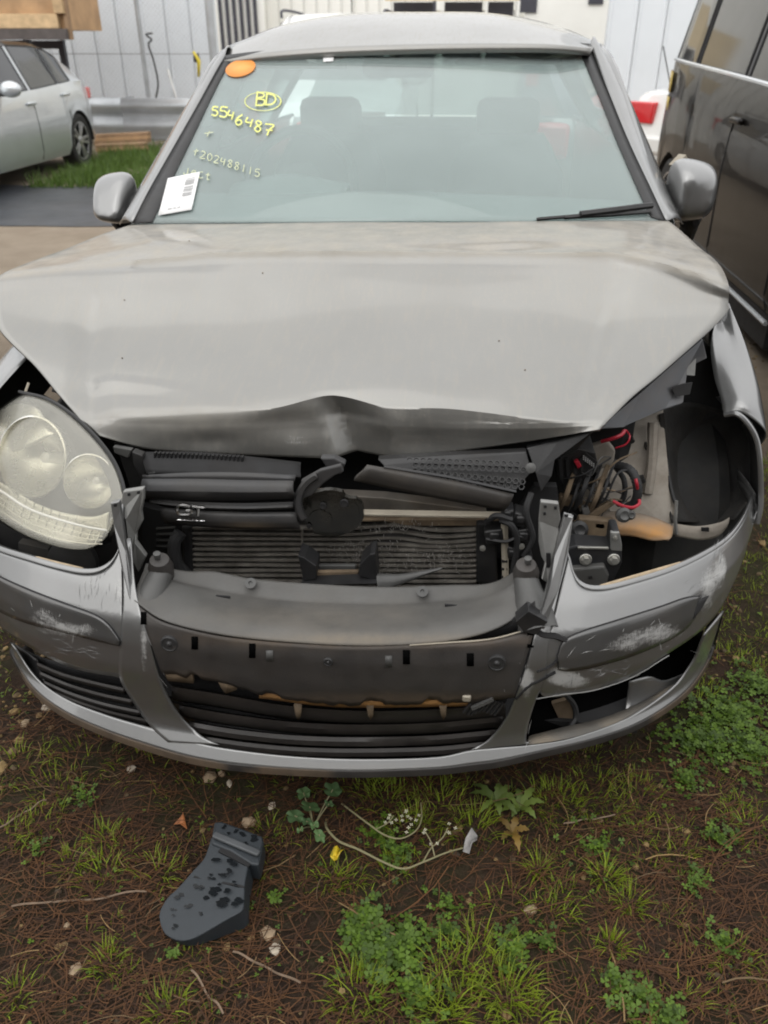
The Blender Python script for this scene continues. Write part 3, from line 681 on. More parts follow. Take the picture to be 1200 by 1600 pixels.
def hood_dust(co):
    x, y = proj(co); v = .0
    yr_ = 401 + .00002 * (x - 640) ** 2 + (max(0, x - 960) * .24) + (max(0, 330 - x) * .085)
    v = .62 * min(1, max(0, (yr_ + 3 - y) / 7))
    v += .25 * gauss((x, y), (300, 660), (160, 25))
    return min(1, v + .05)
def hood_scuff(co):
    x, y = proj(co)
    return .85 * gauss((x, y), (460, 690), (90, 22)) + .7 * gauss((x, y), (690, 700), (110, 16)) + .35 * gauss((x, y), (280, 655), (60, 20))
hood = sheet('bonnet', Gh, HOODM, th=.006, attrs=dict(dust=hood_dust, scuff=hood_scuff), smooth=40)
# bright chip edge along the lip and debris specks
MB().tube([at(622, 717, .353), at(660, 714, .352), at(705, 708, .351)], .0010, 5).build('bare_edge', STEEL, hood)
sp_ = MB()
for x, y in ((295,378),(196,467),(187,561),(775,533),(822,579),(415,428)):
    k = min(range(Gh.shape[0] * Gh.shape[1]), key=lambda q: (proj(Gh[0, 0])[0] - x) ** 2 + (proj(Gh[0, 0])[1] - y) ** 2) if False else None
    d = ray(x, y); 
    # nearest grid vertex
    W = Gh.reshape(-1, 3) - CAM; zz = W @ AX; pxs = 600 + F_PX * (W @ RGT) / zz; pys = 800 + F_PX * (W @ DN) / zz
    q = int(np.argmin((pxs - x) ** 2 + (pys - y) ** 2)); c = Gh.reshape(-1, 3)[q]
    sp_.box(c + (0, 0, .001), (.0034, .0024, .002))
sp_.build('stuck_specks', BROWN, hood, bevel=.001)['kind'] = 'stuff'

# ---- windscreen: one curved sheet, and everything stuck or written on it
def wY(px, top):
    s = (px - (637 if top else 622)) / (287 if top else 418)
    return (1.93 + .09 * s * s) if top else (1.165 + .13 * s * s)
def gpt(px, py, off=0.0):
    """point on the glass"""
    v = (349 - py) / (349 - 76.0); cx = 622 + 15 * v; hw = 418 - 131 * v; s = (px - cx) / hw
    b_ = at(622 + 418 * s, 349, wY(622 + 418 * s, False)); t_ = at(637 + 287 * s, 76, wY(637 + 287 * s, True))
    zb_, zt_ = (b_ - CAM) @ AX, (t_ - CAM) @ AX
    depth = 1 / ((1 - v) / zb_ + v / zt_)
    depth -= .045 * max(0, 1 - s * s) * max(0, v * (1 - v)) * 4
    d = ray(px, py); p = CAM + d * depth
    return p + np.array([0, -.5, .86]) * off
TOPE = [(352, 90), (400, 84), (500, 76), (640, 70), (760, 68), (860, 68), (921, 72)]
BOTE = [(205, 350), (300, 350), (420, 350), (620, 349), (800, 349), (950, 348), (1042, 348)]
LE = [(352, 90), (318, 150), (280, 215), (240, 285), (205, 350)]
wg = patch(TOPE, BOTE, 41, 25, gpt)
WS = sheet('windscreen', wg, WGLASS, th=.005, smooth=60)
def gband(name, a, b, mat, off=.003, n=30, par=WS):
    A_, B_ = cr(a, n), cr(b, n)
    return sheet(name, [[gpt(*(A_[i] * (1 - v) + B_[i] * v), off) for i in range(n)] for v in (0, .5, 1)], mat, par, .002)
gband('black_border', LE, [(362, 92), (337, 140), (306, 205), (272, 275), (238, 349)], BLACK)
gband('black_border', [(921, 72), (948, 140), (985, 230), (1018, 300), (1042, 348)], [(903, 75), (935, 150), (968, 232), (1000, 305), (1017, 340)], BLACK)
gband('black_border', [(x, y - 1) for x, y in TOPE], [(x, y + 6) for x, y in TOPE], BLACK, .006, 41)
gband('sun_band', [(640, 76), (720, 75), (800, 74), (880, 75)], [(640, 96), (720, 95), (800, 93), (880, 92)], glass('tint_band', (.55, .62, .63), .05, .10), .002) if False else None
st_ = MB().add([gpt(376 + 24 * math.cos(q) * math.cos(-.25) - 13 * math.sin(q) * math.sin(-.25), 108 + 24 * math.cos(q) * math.sin(-.25) + 13 * math.sin(q) * math.cos(-.25), .004) for q in np.linspace(0, 2 * math.pi, 28)[:-1]], [tuple(range(27))])
orient(st_.build('round_sticker', ORANGE, WS, solid=.001))
st_ = MB().add([gpt(*p, .0035) for p in ((506, 87), (522, 86), (521, 97), (505, 98))], [(0, 1, 2, 3)]); orient(st_.build('small_sticker', PAPER, WS, solid=.0008))
lp = [(263, 281), (313, 271), (300, 330), (248, 339)]
lab = orient(MB().grid([[gpt(*(np.array(lp[0]) * (1 - u) * (1 - v) + np.array(lp[1]) * u * (1 - v) + np.array(lp[2]) * u * v + np.array(lp[3]) * (1 - u) * v), .006) for u in np.linspace(0, 1, 6)] for v in np.linspace(0, 1, 6)]).build('paper_label', PAPER, WS, solid=.001))
def lq(u, v): return tuple(np.array(lp[0]) * (1 - u) * (1 - v) + np.array(lp[1]) * u * (1 - v) + np.array(lp[2]) * u * v + np.array(lp[3]) * (1 - u) * v)
bcm = MB()
for v0, v1 in ((.13,.15),(.18,.205),(.22,.25),(.265,.30),(.35,.375),(.39,.40),(.42,.45),(.47,.485),(.52,.55),(.57,.60),(.65,.66)):
    bcm.add([gpt(*lq(u, v), .0078) for u, v in ((.60, v0), (.90, v0), (.90, v1), (.60, v1))], [(0, 1, 2, 3)])
for k in range(12):
    if k in (4, 8): continue
    bcm.add([gpt(*lq(u, v), .0078) for u, v in ((.26 + k * .032, .86), (.282 + k * .032, .86), (.282 + k * .032, .905 - .015 * (k % 2)), (.26 + k * .032, .905))], [(0, 1, 2, 3)])
orient(bcm.build('barcode_print', PRINT, WS))
# pen strokes
GL = {'3': [[(0,0),(.6,0),(.9,.2),(.6,.45),(.3,.47),(.7,.5),(.95,.75),(.6,1),(0,.95)]], '5': [[(.9,0),(.25,.05),(.15,.42),(.6,.4),(.9,.65),(.65,.98),(.05,.95)]],
      '4': [[(.2,0),(.05,.55),(.75,.5)],[(.75,.1),(.6,1)]], '6': [[(.8,0),(.3,.35),(.1,.75),(.4,1),(.8,.8),(.6,.5),(.15,.65)]],
      '8': [[(.8,.12),(.45,0),(.2,.2),(.5,.45),(.8,.72),(.5,1),(.15,.8),(.4,.5),(.75,.28),(.8,.12)]], '7': [[(.1,.05),(.9,.05),(.55,.5),(.4,1)],[(.25,.55),(.85,.5)]],
      '2': [[(.1,.15),(.5,0),(.85,.2),(.5,.65),(.05,1),(.95,.95)]], '0': [[(.5,0),(.15,.3),(.15,.75),(.5,1),(.85,.7),(.85,.3),(.5,0)]], '1': [[(.5,0),(.45,1)]],
      'B': [[(.15,0),(.15,1)],[(.1,0),(.7,.08),(.75,.3),(.2,.48),(.85,.55),(.8,.9),(.1,1)]], 'D': [[(.15,.05),(.15,1)],[(.05,.02),(.7,.1),(.95,.5),(.65,.9),(.05,1)]],
      '+': [[(.0,.4),(.9,.2)],[(.5,0),(.3,.9)]], 'x': [[(.1,.1),(.8,.9)],[(.8,.0),(.1,1)]], 'e': [[(.1,.5),(.8,.4),(.5,.1),(.1,.5),(.4,1),(.9,.8)]], 'J': [[(.7,0),(.6,.8),(.2,1),(0,.7)]], 'c': [[(.8,.1),(.3,.2),(.1,.6),(.4,1),(.9,.85)]], 't': [[(.5,0),(.45,.95),(.8,.9)],[(.1,.35),(.9,.3)]]}
def strokes(name, items, mat, wpx):
    for ch, x, y, w_, h_, sl in items:
        m = MB()
        for s in GL[ch]:
            C = cr([(x + a * w_ - (b - .5) * h_ * .12, y + b * h_ + a * w_ * sl) for a, b in s], max(6, 5 * len(s)))
            L_, R_ = [], []
            for i in range(len(C)):
                t = C[min(i + 1, len(C) - 1)] - C[max(i - 1, 0)]; t = t / (np.linalg.norm(t) + 1e-9); nn = np.array([-t[1], t[0]])
                ww = wpx * (.8 + .4 * noise.noise((x + i * .7, y, 3))); L_.append(gpt(*(C[i] + nn * ww / 2), .0056)); R_.append(gpt(*(C[i] - nn * ww / 2), .0056))
            m.grid([L_, R_])
        o = orient(m.build(name, mat, WS))
    return o
strokes('pen_character', [('B', 399, 146, 17, 21, .1), ('D', 414, 148, 18, 18, .1)], MARK, 3.2)
strokes('pen_character', [('5', 331, 168, 11, 14, .2), ('5', 343, 168, 14, 16, .2), ('4', 356, 174, 12, 14, .2), ('6', 368, 180, 13, 17, .15), ('4', 384, 185, 14, 14, .2), ('8', 397, 190, 14, 17, .2), ('7', 412, 195, 17, 18, .15)], MARK, 3.0)
C = np.array([(411 + 28 * math.cos(q), 160 + 14.5 * math.sin(q)) for q in np.linspace(-2.0, 4.6, 50)])
m = MB(); m.grid([[gpt(*(c + (c - (411, 160)) * (.04 if i < 36 else .025)), .0036) for i, c in enumerate(C)], [gpt(*(c - (c - (411, 160)) * (.03 if i < 36 else .02)), .0036) for i, c in enumerate(C)]]); orient(m.build('pen_ring', MARK, WS))
FW = strokes('faded_character', [('+', 320, 207, 15, 10, 0)] + [(ch, 303 + k * 10.6, 234 + k * 3.5, 8.5, 11.5, .25) for k, ch in enumerate('+202488115')] + [(ch, 288 + k * 11, 264 + k * 2.4, 9, 11, .2) for k, ch in enumerate('Ject')], MARK2, 1.7)
# wiper
wp = MB().tube([gpt(905, 343, .018), gpt(960, 338, .022), gpt(1016, 330, .02)], .009, 6).tube([gpt(880, 345, .012), gpt(950, 341, .012), gpt(1014, 336, .012)], .006, 5)
wp.build('wiper', BLACK, CAR)
MB().tube([gpt(838, 347, .010), gpt(885, 344, .012), gpt(905, 343, .014)], .005, 5).build('wiper', BLACK, CAR)
# ---- pillars, roof
def pillar(name, o, i, Yo, mat=PAINT):
    A_, B_ = cr([at(*p, y) for p, y in zip(o, Yo)], 24), cr([gpt(*p, .006) for p in i], 24); rows = []
    for v in np.linspace(0, 1, 6):
        r = A_ * (1 - v) + B_ * v; r = r + np.array([0, -.008, .014]) * math.sin(math.pi * v); rows.append(r)
    return sheet(name, rows, mat, th=.004)
pillar('windscreen_pillar', [(186, 350), (213, 300), (258, 222), (300, 150), (334, 100), (360, 72)], [(207, 350), (232, 300), (273, 228), (312, 160), (338, 113), (352, 90)], [1.42, 1.60, 1.78, 1.92, 2.03, 2.10])
pillar('windscreen_pillar', [(1068, 350), (1047, 303), (1010, 215), (975, 135), (948, 88), (930, 60)], [(1041, 348), (1020, 302), (984, 226), (953, 152), (932, 100), (921, 72)], [1.42, 1.60, 1.78, 1.92, 2.03, 2.10])
R0 = P3([(350, 94, 1.945), (420, 86, 1.905), (520, 78.5, 1.875), (640, 74, 1.86), (760, 72, 1.87), (860, 72, 1.895), (923, 76, 1.945)])
cX = R0[:, 0]
sR = cX / np.where(cX > 0, cX[-1], -cX[0])
def roofrow(y, zc, hw, drop): return np.array([(s * hw, y, zc - drop * abs(s) ** 3.6) for s in sR])
rf = loft([R0, roofrow(2.2, 1.490, .655, .070), roofrow(2.5, 1.525, .665, .115), roofrow(3.0, 1.52, .655, .14), roofrow(3.6, 1.46, .62, .10), roofrow(4.0, 1.41, .58, .07)], 41, 41)
sheet('roof', rf, HOODM, th=.02, smooth=50, attrs=dict(dust=lambda co: .06))
sheet('headliner', rf[5:-2, 3:-3] - np.array((0, 0, .034)), pm('pale_headlining', (.62, .61, .58), .95), th=.004, smooth=50)
# ---- body behind the bonnet
def body_rows(s):
    out = []
    for y, zr_, xr, zb_, xb2 in ((1.42, 1.02, .76, .985, .80), (1.60, 1.13, .735, .99, .835), (1.80, 1.25, .705, .995, .85), (2.05, 1.385, .665, 1.0, .86), (2.5, 1.425, .64, 1.01, .87), (3.0, 1.42, .63, 1.03, .87), (3.6, 1.385, .61, 1.05, .85), (4.0, 1.335, .58, 1.06, .80)):
        out.append((y, zr_, xr, zb_, xb2))
    return out
for s in (-1, 1):
    br = body_rows(s)
    side = [[(s * xb2, y, zb_), (s * (xb2 + .012), y, zb_ - .03), (s * (xb2 + .018), y, zb_ - .16), (s * (xb2 + .02), y, .70), (s * (xb2 + .012), y, .45), (s * (xb2 - .03), y, .24)] for y, zr_, xr, zb_, xb2 in br]
    sheet('body_side', np.array(side), PAINT, th=.004)
    gl = [[(s * xr, y, zr_), (s * (xr * .5 + xb2 * .5 - .01), y, (zr_ + zb_) / 2), (s * (xb2 - .012), y, zb_ + .002)] for y, zr_, xr, zb_, xb2 in br[1:-1]]
    sheet('side_window', np.array(gl), SGLASS, th=.004)
    for k in (3, 5):
        y0 = br[1:-1][k][0]; a, b_ = gl[k][0], gl[k][2]
        MB().bar(a, b_, .05 if k else .02, .03).build('door_pillar', BLACK, CAR)
    MB().tube(cr([(s * (xr - .008), y, zr_ - .004) for y, zr_, xr, zb_, xb2 in br], 30), .016, 8).build('roof_edge', PAINT, CAR)
    MB().tube(cr([(s * (xb2 - .006), y, zb_ + .006) for y, zr_, xr, zb_, xb2 in br[1:]], 30), .010, 6).build('window_strip', BLACK, CAR)
tail = [[(x * hw, y, z) for x in np.linspace(-1, 1, 15)] for y, z, hw in ((4.0, 1.40, .58), (4.06, 1.34, .62), (4.12, 1.22, .68), (4.17, 1.06, .77))]
sheet('rear_window', np.array(tail), SGLASS, th=.004)
hatch_rows = [[(x * hw, y - .10 * abs(x) ** 3, z) for x in np.linspace(-1, 1, 15)] for y, z, hw in ((4.17, 1.05, .80), (4.22, .9, .85), (4.20, .6, .86), (4.22, .45, .86), (4.10, .25, .82))]
sheet('tailgate', np.array(hatch_rows), PAINT, th=.004)
for s in (-1, 1): MB().box((s * .70, 4.13, .93), (.2, .12, .2)).build('tail_lamp', REDL, CAR, bevel=.03)
# sill floor, wheels
MB().box((0, 2.55, .30), (1.56, 2.9, .12)).build('dark_underfloor', MATTE, CAR)
def road_wheel(x, y, s):
    R = .312; t = MB().lathe([(R - .11, -.09), (R - .03, -.105), (R, -.07), (R, .07), (R - .03, .105), (R - .11, .09)], (x, y, R - .005), (s, 0, 0), 36).build('wheel', TYRE, CAR)
    r_ = MB().lathe([(R - .10, .088), (R - .12, .06), (.09, .045), (.06, .07), (.01, .07)], (x, y, R - .005), (s, 0, 0), 30, False).build('rim', ALLOY, t)
for y in (.90, 3.47):
    for s in (-1, 1): road_wheel(s * .765, y, s)
# ---- interior
dz = loft([P3([(215, 352, 1.36), (620, 352, 1.24), (1035, 352, 1.36)]), [(-.70, 1.62, .985), (0, 1.56, 1.005), (.70, 1.62, .985)], [(-.70, 1.86, .93), (0, 1.84, .95), (.70, 1.86, .93)], [(-.70, 1.95, .78), (0, 1.93, .78), (.70, 1.95, .78)]], 31, 17)
dash = sheet('dashboard', dz, DASH, th=.01)
bn_ = loft([[(-.56, 1.60, 1.0), (-.37, 1.58, 1.005), (-.18, 1.60, 1.0)], [(-.56, 1.72, 1.02), (-.37, 1.70, 1.05), (-.18, 1.72, 1.02)], [(-.55, 1.84, .99), (-.37, 1.83, 1.02), (-.19, 1.84, .99)]], 17, 11)
sheet('instrument_hood', bn_, DASH, dash, .01)
q0 = [(564, 338), (569, 306), (680, 303), (690, 334)]
MB().prism([at(x, y, 1.44 if y > 320 else 1.58) + (0, 0, .012) for x, y in q0], (0, .02, -.03)).build('centre_vent', pm('vent', (.07, .075, .075), .6), dash, bevel=.006)
m = MB(); cW = np.array((-.375, 1.93, .99)); uW = np.array((1, 0, 0)); vW = np.array((0, .42, .907))
m.tube([cW + (uW * math.cos(q) + vW * math.sin(q)) * .185 for q in np.linspace(0, 2 * math.pi, 41)], .019, 8, False)
for q in (-.25, math.pi + .25, -math.pi / 2): m.bar(cW + (uW * math.cos(q) + vW * math.sin(q)) * .04, cW + (uW * math.cos(q) + vW * math.sin(q)) * .18, .04, .015, (0, 1, 0))
m.lathe([(.001, -.03), (.07, -.02), (.075, .01), (.05, .02)], cW, np.cross(uW, vW), 20)
m.build('steering_wheel', pm('wheel_rubber', (.014, .015, .016), .6), CAR)
def seat(x, y, w_, zt_, hr=True):
    rows = [[(x + u * w_ / 2 * k, y + yy - .05 * (1 - u * u), z) for u in np.linspace(-1, 1, 11)] for z, yy, k in ((.45, 0, .9), (.7, .05, 1), (.95, .12, .95), (zt_ - .05, .17, .75), (zt_, .20, .6))]
    o = sheet('seat', np.array(rows), SEAT, th=.08)
    MB().box((x, y - .22, .47), (w_, .5, .14)).build('seat_cushion', SEAT, o, bevel=.04)
    if hr:
        h_ = MB().box((x, y + .20, zt_ + .055), (.26, .09, .15)).build('head_rest', SEAT, o, bevel=.04)
        for s in (-.05, .05): MB().tube([(x + s, y + .19, zt_ - .02), (x + s, y + .2, zt_ + .06)], .006, 5).build('head_rest_post', CHROME, o)
seat(-.37, 2.45, .5, 1.10); seat(.37, 2.45, .5, 1.10); seat(0, 3.35, 1.2, 1.05, False)
mi = at(622, 105, 1.93)
im = MB().box(mi, (.235, .035, .062)).build('interior_mirror', MATTE, CAR, bevel=.018)
MB().tube([mi + (0, 0, .02), mi + (0, .01, .07)], .012, 6).build('mirror_stem', MATTE, im)
vi = at(740, 86, 1.99); MB().box(vi + (.12, .12, -.02), (.36, .10, .018)).build('sun_visor', pm('visor', (.35, .36, .35), .9), CAR, bevel=.006)
vi = at(460, 94, 2.02); MB().box(vi + (-.02, .12, -.02), (.36, .10, .018)).build('sun_visor', pm('visor_b', (.35, .36, .35), .9), CAR, bevel=.006)
# ---- door mirrors
def door_mirror(s, px0, px1, py0, py1, Y, foot):
    c = (at(px0, (py0 + py1) / 2, Y) + at(px1, (py0 + py1) / 2, Y)) / 2; w_ = np.linalg.norm(at(px1, 300, Y) - at(px0, 300, Y)) / 2; h_ = (at(600, py0, Y)[2] - at(600, py1, Y)[2]) / 2
    # rounded shell: a tapered block, smoothed
    V = []
    for yy, kx, kz in ((-.085, .72, .70), (.0, 1.0, 1.0), (.055, 1.0, .98)):
        for ix, iz in ((-1, -1), (0, -1.05), (1, -1), (1.04, 0), (1, 1), (0, 1.08), (-1, 1), (-1.04, 0)):
            tap = 1 - .16 * (ix * s) * (1 if iz > 0 else .4)
            V.append(c + np.array((ix * w_ * kx * 1.06 + .10 * w_ * (iz > 0) * -s * .4, yy + .02 * s * ix + (.038 if s < 0 else 0) * iz * (yy < -.01), iz * h_ * kz * tap * 1.10)))
    m = MB(); fs = [(k, (k + 1) % 8, 8 + (k + 1) % 8, 8 + k) for k in range(8)] + [(8 + k, 8 + (k + 1) % 8, 16 + (k + 1) % 8, 16 + k) for k in range(8)]
    ctr = c + np.array((0, -.088, .0)); bk = c + np.array((0, .05, 0))
    m.add(V + [ctr, bk], fs + [(24, (k + 1) % 8, k) for k in range(8)] + [(25, 16 + k, 16 + (k + 1) % 8) for k in range(8)])
    o = m.build('door_mirror', PAINT, CAR, smooth=180, sub=3)
    MB().tube(cr(np.vstack([[at(*f)] for f in foot]), 10), [.034] * 5 + [.028] * 5, 10).build('mirror_arm', BLACK, o)
    tr_ = [c + (w_ * .99 * math.cos(f_), .0, h_ * 1.0 * math.sin(f_)) for f_ in np.linspace(math.pi * 1.08, math.pi * 1.92, 14)]
    MB().tube(np.array(tr_) + (0, .012, .002), .009, 6).build('mirror_trim', BLACK, o)
    gm = MB().lathe([(.001, 0), (.05, 0)], c + (0, .085, 0), (0, 1, 0), 20, False); 
    return o
door_mirror(-1, 147, 212, 275, 346, 1.62, [(186, 340, 1.64), (196, 352, 1.66), (206, 366, 1.70)])
door_mirror(1, 1042, 1120, 258, 342, 1.62, [(1075, 325, 1.64), (1078, 348, 1.66), (1070, 372, 1.72)])
MB().bar(at(1052, 262, 1.68), at(1068, 245, 1.70), .03, .02).build('mirror_shard', BEIGE, CAR)
# ---- front wings
def wing(s):
    rows = [[(s * .74, y, z + .0), (s * (.80 + ex), y, z - .03), (s * (.85 + ex), y, z - .10), (s * (.868 + ex), y, z - .2), (s * (.872 + ex), y, lo)] for y, z, ex, lo in ((1.42, .965, -.02, .30), (1.3, .95, -.01, .34), (1.18, .925, 0, .50), (1.05, .90, 0, .60), (.9, .875, .004, .64), (.75, .855, 0, .62), (.64, .845, -.006, .56), (.58, .84, -.012, .52))]
    return sheet('front_wing', np.array(rows), PAINT, th=.002)
inL = P3([(70, 536, .66), (44, 560, .52), (14, 592, .45), (-10, 622, .40), (-24, 660, .37)])
oL = [np.array([(X + dx, y, z) for X, dx, y, z in zip((-.83, -.85, -.87, -.88, -.88), (0,) * 5, (.78, .66, .60, .54, .48), (.84, .80, .77, .74, .70))]), np.array([(-.905, y, z) for y, z in ((.85, .74), (.74, .72), (.66, .70), (.60, .67), (.54, .64))]), np.array([(-.91, y, z) for y, z in ((.88, .62), (.80, .62), (.72, .62), (.64, .60), (.56, .57))])]
wingL = sheet('front_wing', loft([inL] + oL, 17, 17), PAINT, th=.002)
sheet('wing_panel', np.array([[(-.74, y, z), (-.80, y, z - .03), (-.86, y, z - .10), (-.89, y, z - .2), (-.895, y, lo)] for y, z, lo in ((1.42, .965, .30), (1.3, .95, .34), (1.18, .925, .50), (1.05, .90, .60), (.9, .88, .62))]), PAINT, wingL, .002)
# right wing, bent outward, open along its inner edge
inn = P3([(1118, 500, .86), (1110, 540, .80), (1116, 590, .70), (1127, 625, .63), (1131, 648, .60)])
mid_ = P3([(1128, 500, .92), (1140, 540, .80), (1155, 590, .68), (1164, 628, .60), (1160, 645, .585)])
out_ = np.array([(.862, .95, .86), (.872, .82, .81), (.878, .70, .755), (.878, .62, .71), (.876, .58, .685)])
out2 = np.array([(.875, .96, .70), (.886, .83, .68), (.888, .72, .655), (.886, .66, .64), (.884, .62, .63)])
out3 = np.array([(.875, .98, .5), (.886, .86, .6), (.888, .76, .62), (.886, .70, .62), (.884, .66, .61)])
rw_ = loft([inn, mid_, out_, out2, out3], 21, 21)
wingR = sheet('front_wing', rw_, PAINT, th=.002, attrs=dict(scuff=lambda co: .5 * gauss(co, (.86, .62, .68), (.04, .06, .05))))
rows = [[(.74, y, z), (.80, y, z - .03), (.85, y, z - .10), (.868, y, z - .2), (.872, y, lo)] for y, z, lo in ((1.42, .965, .30), (1.3, .95, .34), (1.18, .925, .50), (1.05, .90, .60), (.95, .88, .62))]
sheet('wing_panel', np.array(rows), PAINT, wingR, .002)
ed = cr([at(1133, 648, .60), at(1152, 647, .58), at(1170, 664, .565), at(1183, 690, .555), at(1188, 730, .54), at(1189, 770, .53), at(1188, 795, .52), at(1183, 818, .51)], 30)
MB().tube(ed, [.006] * 30, 8).build('wing_lip', PAINT, wingR)
ed2 = [p + (.012, .05, .0) for p in ed]
sheet('wing_flank', np.array([ed, [p + (.010, .03, .0) for p in ed], [p + (.006, .10, .0) for p in ed]]), PAINT, wingR, .002)
# ---- bumper skin
def scuff_b(co):
    x, y = proj(co)
    v = 0
    for c, r, a in (((110, 985), (90, 22), 1.0), ((60, 955), (45, 20), .8), ((190, 930), (16, 60), .7), ((225, 1020), (12, 70), 1.0), ((165, 915), (40, 30), .45),
                    ((1105, 920), (26, 60), 1.0), ((1040, 985), (70, 28), .9), ((960, 1010), (70, 26), .8), ((900, 1065), (60, 20), 1.0), ((820, 1070), (18, 60), .95), ((1000, 905), (60, 14), .35), ((870, 1040), (30, 30), .6), ((1130, 880), (14, 40), .8)):
        v += a * gauss((x, y), c, r)
    return min(1.15, v)
def dust_b(co):
    x, y = proj(co); return min(1, .04 + .45 * max(0, (y - 1150) / 60) * 0 + .35 * gauss((x, y), (450, 1203), (350, 7)))
def T_(L): return [p for p in L]
bp = MB(); S0 = lambda x, y: skin(x, y)
Lt = [(-38, 845), (0, 862), (45, 876), (90, 889), (130, 897), (158, 893), (178, 876), (190, 845)]
Lb = [(-34, 955), (0, 983), (40, 1008), (80, 1030), (120, 1046), (152, 1053), (173, 1056), (190, 1060)]
PL = patch(Lt, Lb, 46, 24, S0); bp.grid(PL)
bp.grid(patch([(190, 845), (193, 930), (188, 1000), (186, 1055), (203, 1090), (235, 1135), (262, 1160)], [(204, 840), (212, 925), (232, 1000), (250, 1062), (277, 1114), (312, 1148), (343, 1164)], 34, 10, lambda x, y: skin(x, y, .0016)))
lipT = [(18, 1006), (55, 1058), (105, 1093), (170, 1118), (235, 1137), (290, 1155), (345, 1168), (450, 1181), (560, 1186), (680, 1183), (735, 1172), (780, 1168), (840, 1163), (900, 1152), (985, 1120), (1050, 1076), (1082, 1036), (1094, 1008), (1101, 992)]
lipB = [(16, 1016), (50, 1072), (98, 1110), (165, 1141), (235, 1165), (300, 1183), (370, 1194), (460, 1201), (560, 1204), (680, 1200), (735, 1194), (780, 1188), (850, 1172), (930, 1153), (1000, 1128), (1065, 1086), (1100, 1042), (1118, 1000), (1131, 955)]
bp.grid(patch(lipT, lipB, 90, 8, S0))
bp.grid(patch([(882, 800), (862, 880), (845, 950), (836, 990), (822, 1045), (806, 1090), (788, 1128), (762, 1158), (735, 1172)], [(896, 805), (886, 875), (872, 930), (858, 1000), (852, 1060), (838, 1092), (826, 1130), (822, 1156), (828, 1162)], 40, 10, lambda x, y: skin(x, y, .0016)))
Rt = [(890, 868), (905, 912), (940, 922), (1000, 908), (1055, 890), (1105, 866), (1140, 842), (1163, 812), (1180, 770)]
Rb = [(842, 1062), (850, 1088), (905, 1083), (985, 1058), (1046, 1020), (1092, 988), (1127, 950), (1158, 885), (1183, 800)]
PR = patch(Rt, Rb, 56, 24, S0); bp.grid(PR)
# wrap round the corner to the wheel arch
bp.grid([[p, p + (.001, .05, 0), p + (-.004, .12, 0)] for p in PR[:, -1]])
bp.grid([[p, p + (-.003, .05, 0), p + (0, .14, 0)] for p in PL[:, 0]])
bumper = orient(bp.build('bumper_cover', PAINT, CAR, solid=.0035, attrs=dict(scuff=scuff_b, dust=dust_b), smooth=50))
# rolled upper flanges at the lamp apertures
def flange(name, L, f, dn=.012, back=.018, mat=PAINT, par=bumper):
    C = cr(L, 50); P = np.array([f(*c) for c in C])
    return sheet(name, np.array([P + (0, -.001, .001), P + (0, back * .5, .004), P + (0, back, -.001), P + (0, back + .002, -dn)]), mat, par, .002)
flange('lamp_flange', [(-38, 845), (0, 862), (45, 876), (90, 889), (130, 897), (158, 893), (178, 876), (190, 845), (192, 790)], S0)
flange('lamp_flange', [(884, 810), (888, 866), (905, 912), (940, 922), (1000, 908), (1055, 890), (1105, 866), (1140, 842), (1163, 812), (1178, 775)], S0)
# chipped orange-brown edges showing inside the lamp openings
def chip(px, par=bumper, off=.004, mat=BEIGE):
    n = len(px); return orient(MB().add([skin(x, y, -.012) + (0, 0, .004) for x, y in px], [tuple(range(n))]).build('broken_edge', mat, par, solid=.004))
TAN = pm('bare_plastic_edge', (.42, .33, .22), .7, 0, 0, .3, 30, grime=.4, grimec=(.2, .14, .08))
chip([(30, 872), (60, 872), (95, 881), (129, 889), (128, 895), (92, 889), (50, 880)], mat=TAN)
chip([(938, 916), (1000, 898), (1062, 880), (1064, 886), (1000, 906), (940, 922)], mat=TAN)
# black lower lip
def S1(x, y): return skin(x, y) 
lb2 = np.array([skin(*c) for c in cr(lipB, 90)])
rows = [lb2 + (0, .003, -.001), lb2 + (0, .001, -.004), lb2 + (0, -.001, -.015), lb2 + (0, .004, -.020), lb2 + (0, .03, -.026), lb2 + (0, .07, -.034)]
sheet('lower_lip', np.array(rows), BLACK, th=.003, attrs=dict(dust=lambda co: .35 if noise.noise((co[0] * 5, co[1] * 5, 1)) > .1 else .04))
# ---- moulding inserts
def insert(name, top, bot, mat, par=bumper, off=.005, nu=30, nv=10, scf=True):
    Gp = patch(top, bot, nu, nv, lambda x, y: skin(x, y, off)); b0 = [skin(*p) for p in np.vstack([cr(top, nu), cr(bot, nu)[::-1]])]
    m = MB().grid(Gp); o = orient(m.build(name, mat, par, solid=.006, bevel=0, attrs=dict(scuff=scuff_b) if scf else None))
    per = [tuple(p) for p in Gp[0]] + [tuple(p) for p in Gp[:, -1]] + [tuple(p) for p in Gp[-1][::-1]] + [tuple(p) for p in Gp[::-1, 0]]
    MB().tube(np.array(per) + (0, .003, -.001), .0022, 5, False).build('groove', MATTE, par)
    return o
MOULD = pm('grey_moulding', (.10, .10, .10), .42, .5, .6, .12, 8, grime=.2, scuffs=True)
MLD = insert('bumper_moulding', [(-32, 884), (0, 903), (50, 925), (100, 944), (145, 961), (168, 977), (186, 1002)], [(-30, 935), (0, 956), (40, 973), (80, 983), (115, 992), (150, 1001), (185, 1009)], MOULD)
MRD = insert('bumper_moulding', [(872, 1026), (882, 1003), (910, 988), (960, 972), (1030, 950), (1070, 936), (1095, 932)], [(874, 1046), (890, 1048), (925, 1043), (985, 1026), (1040, 1003), (1070, 985), (1086, 966)], MOULD)
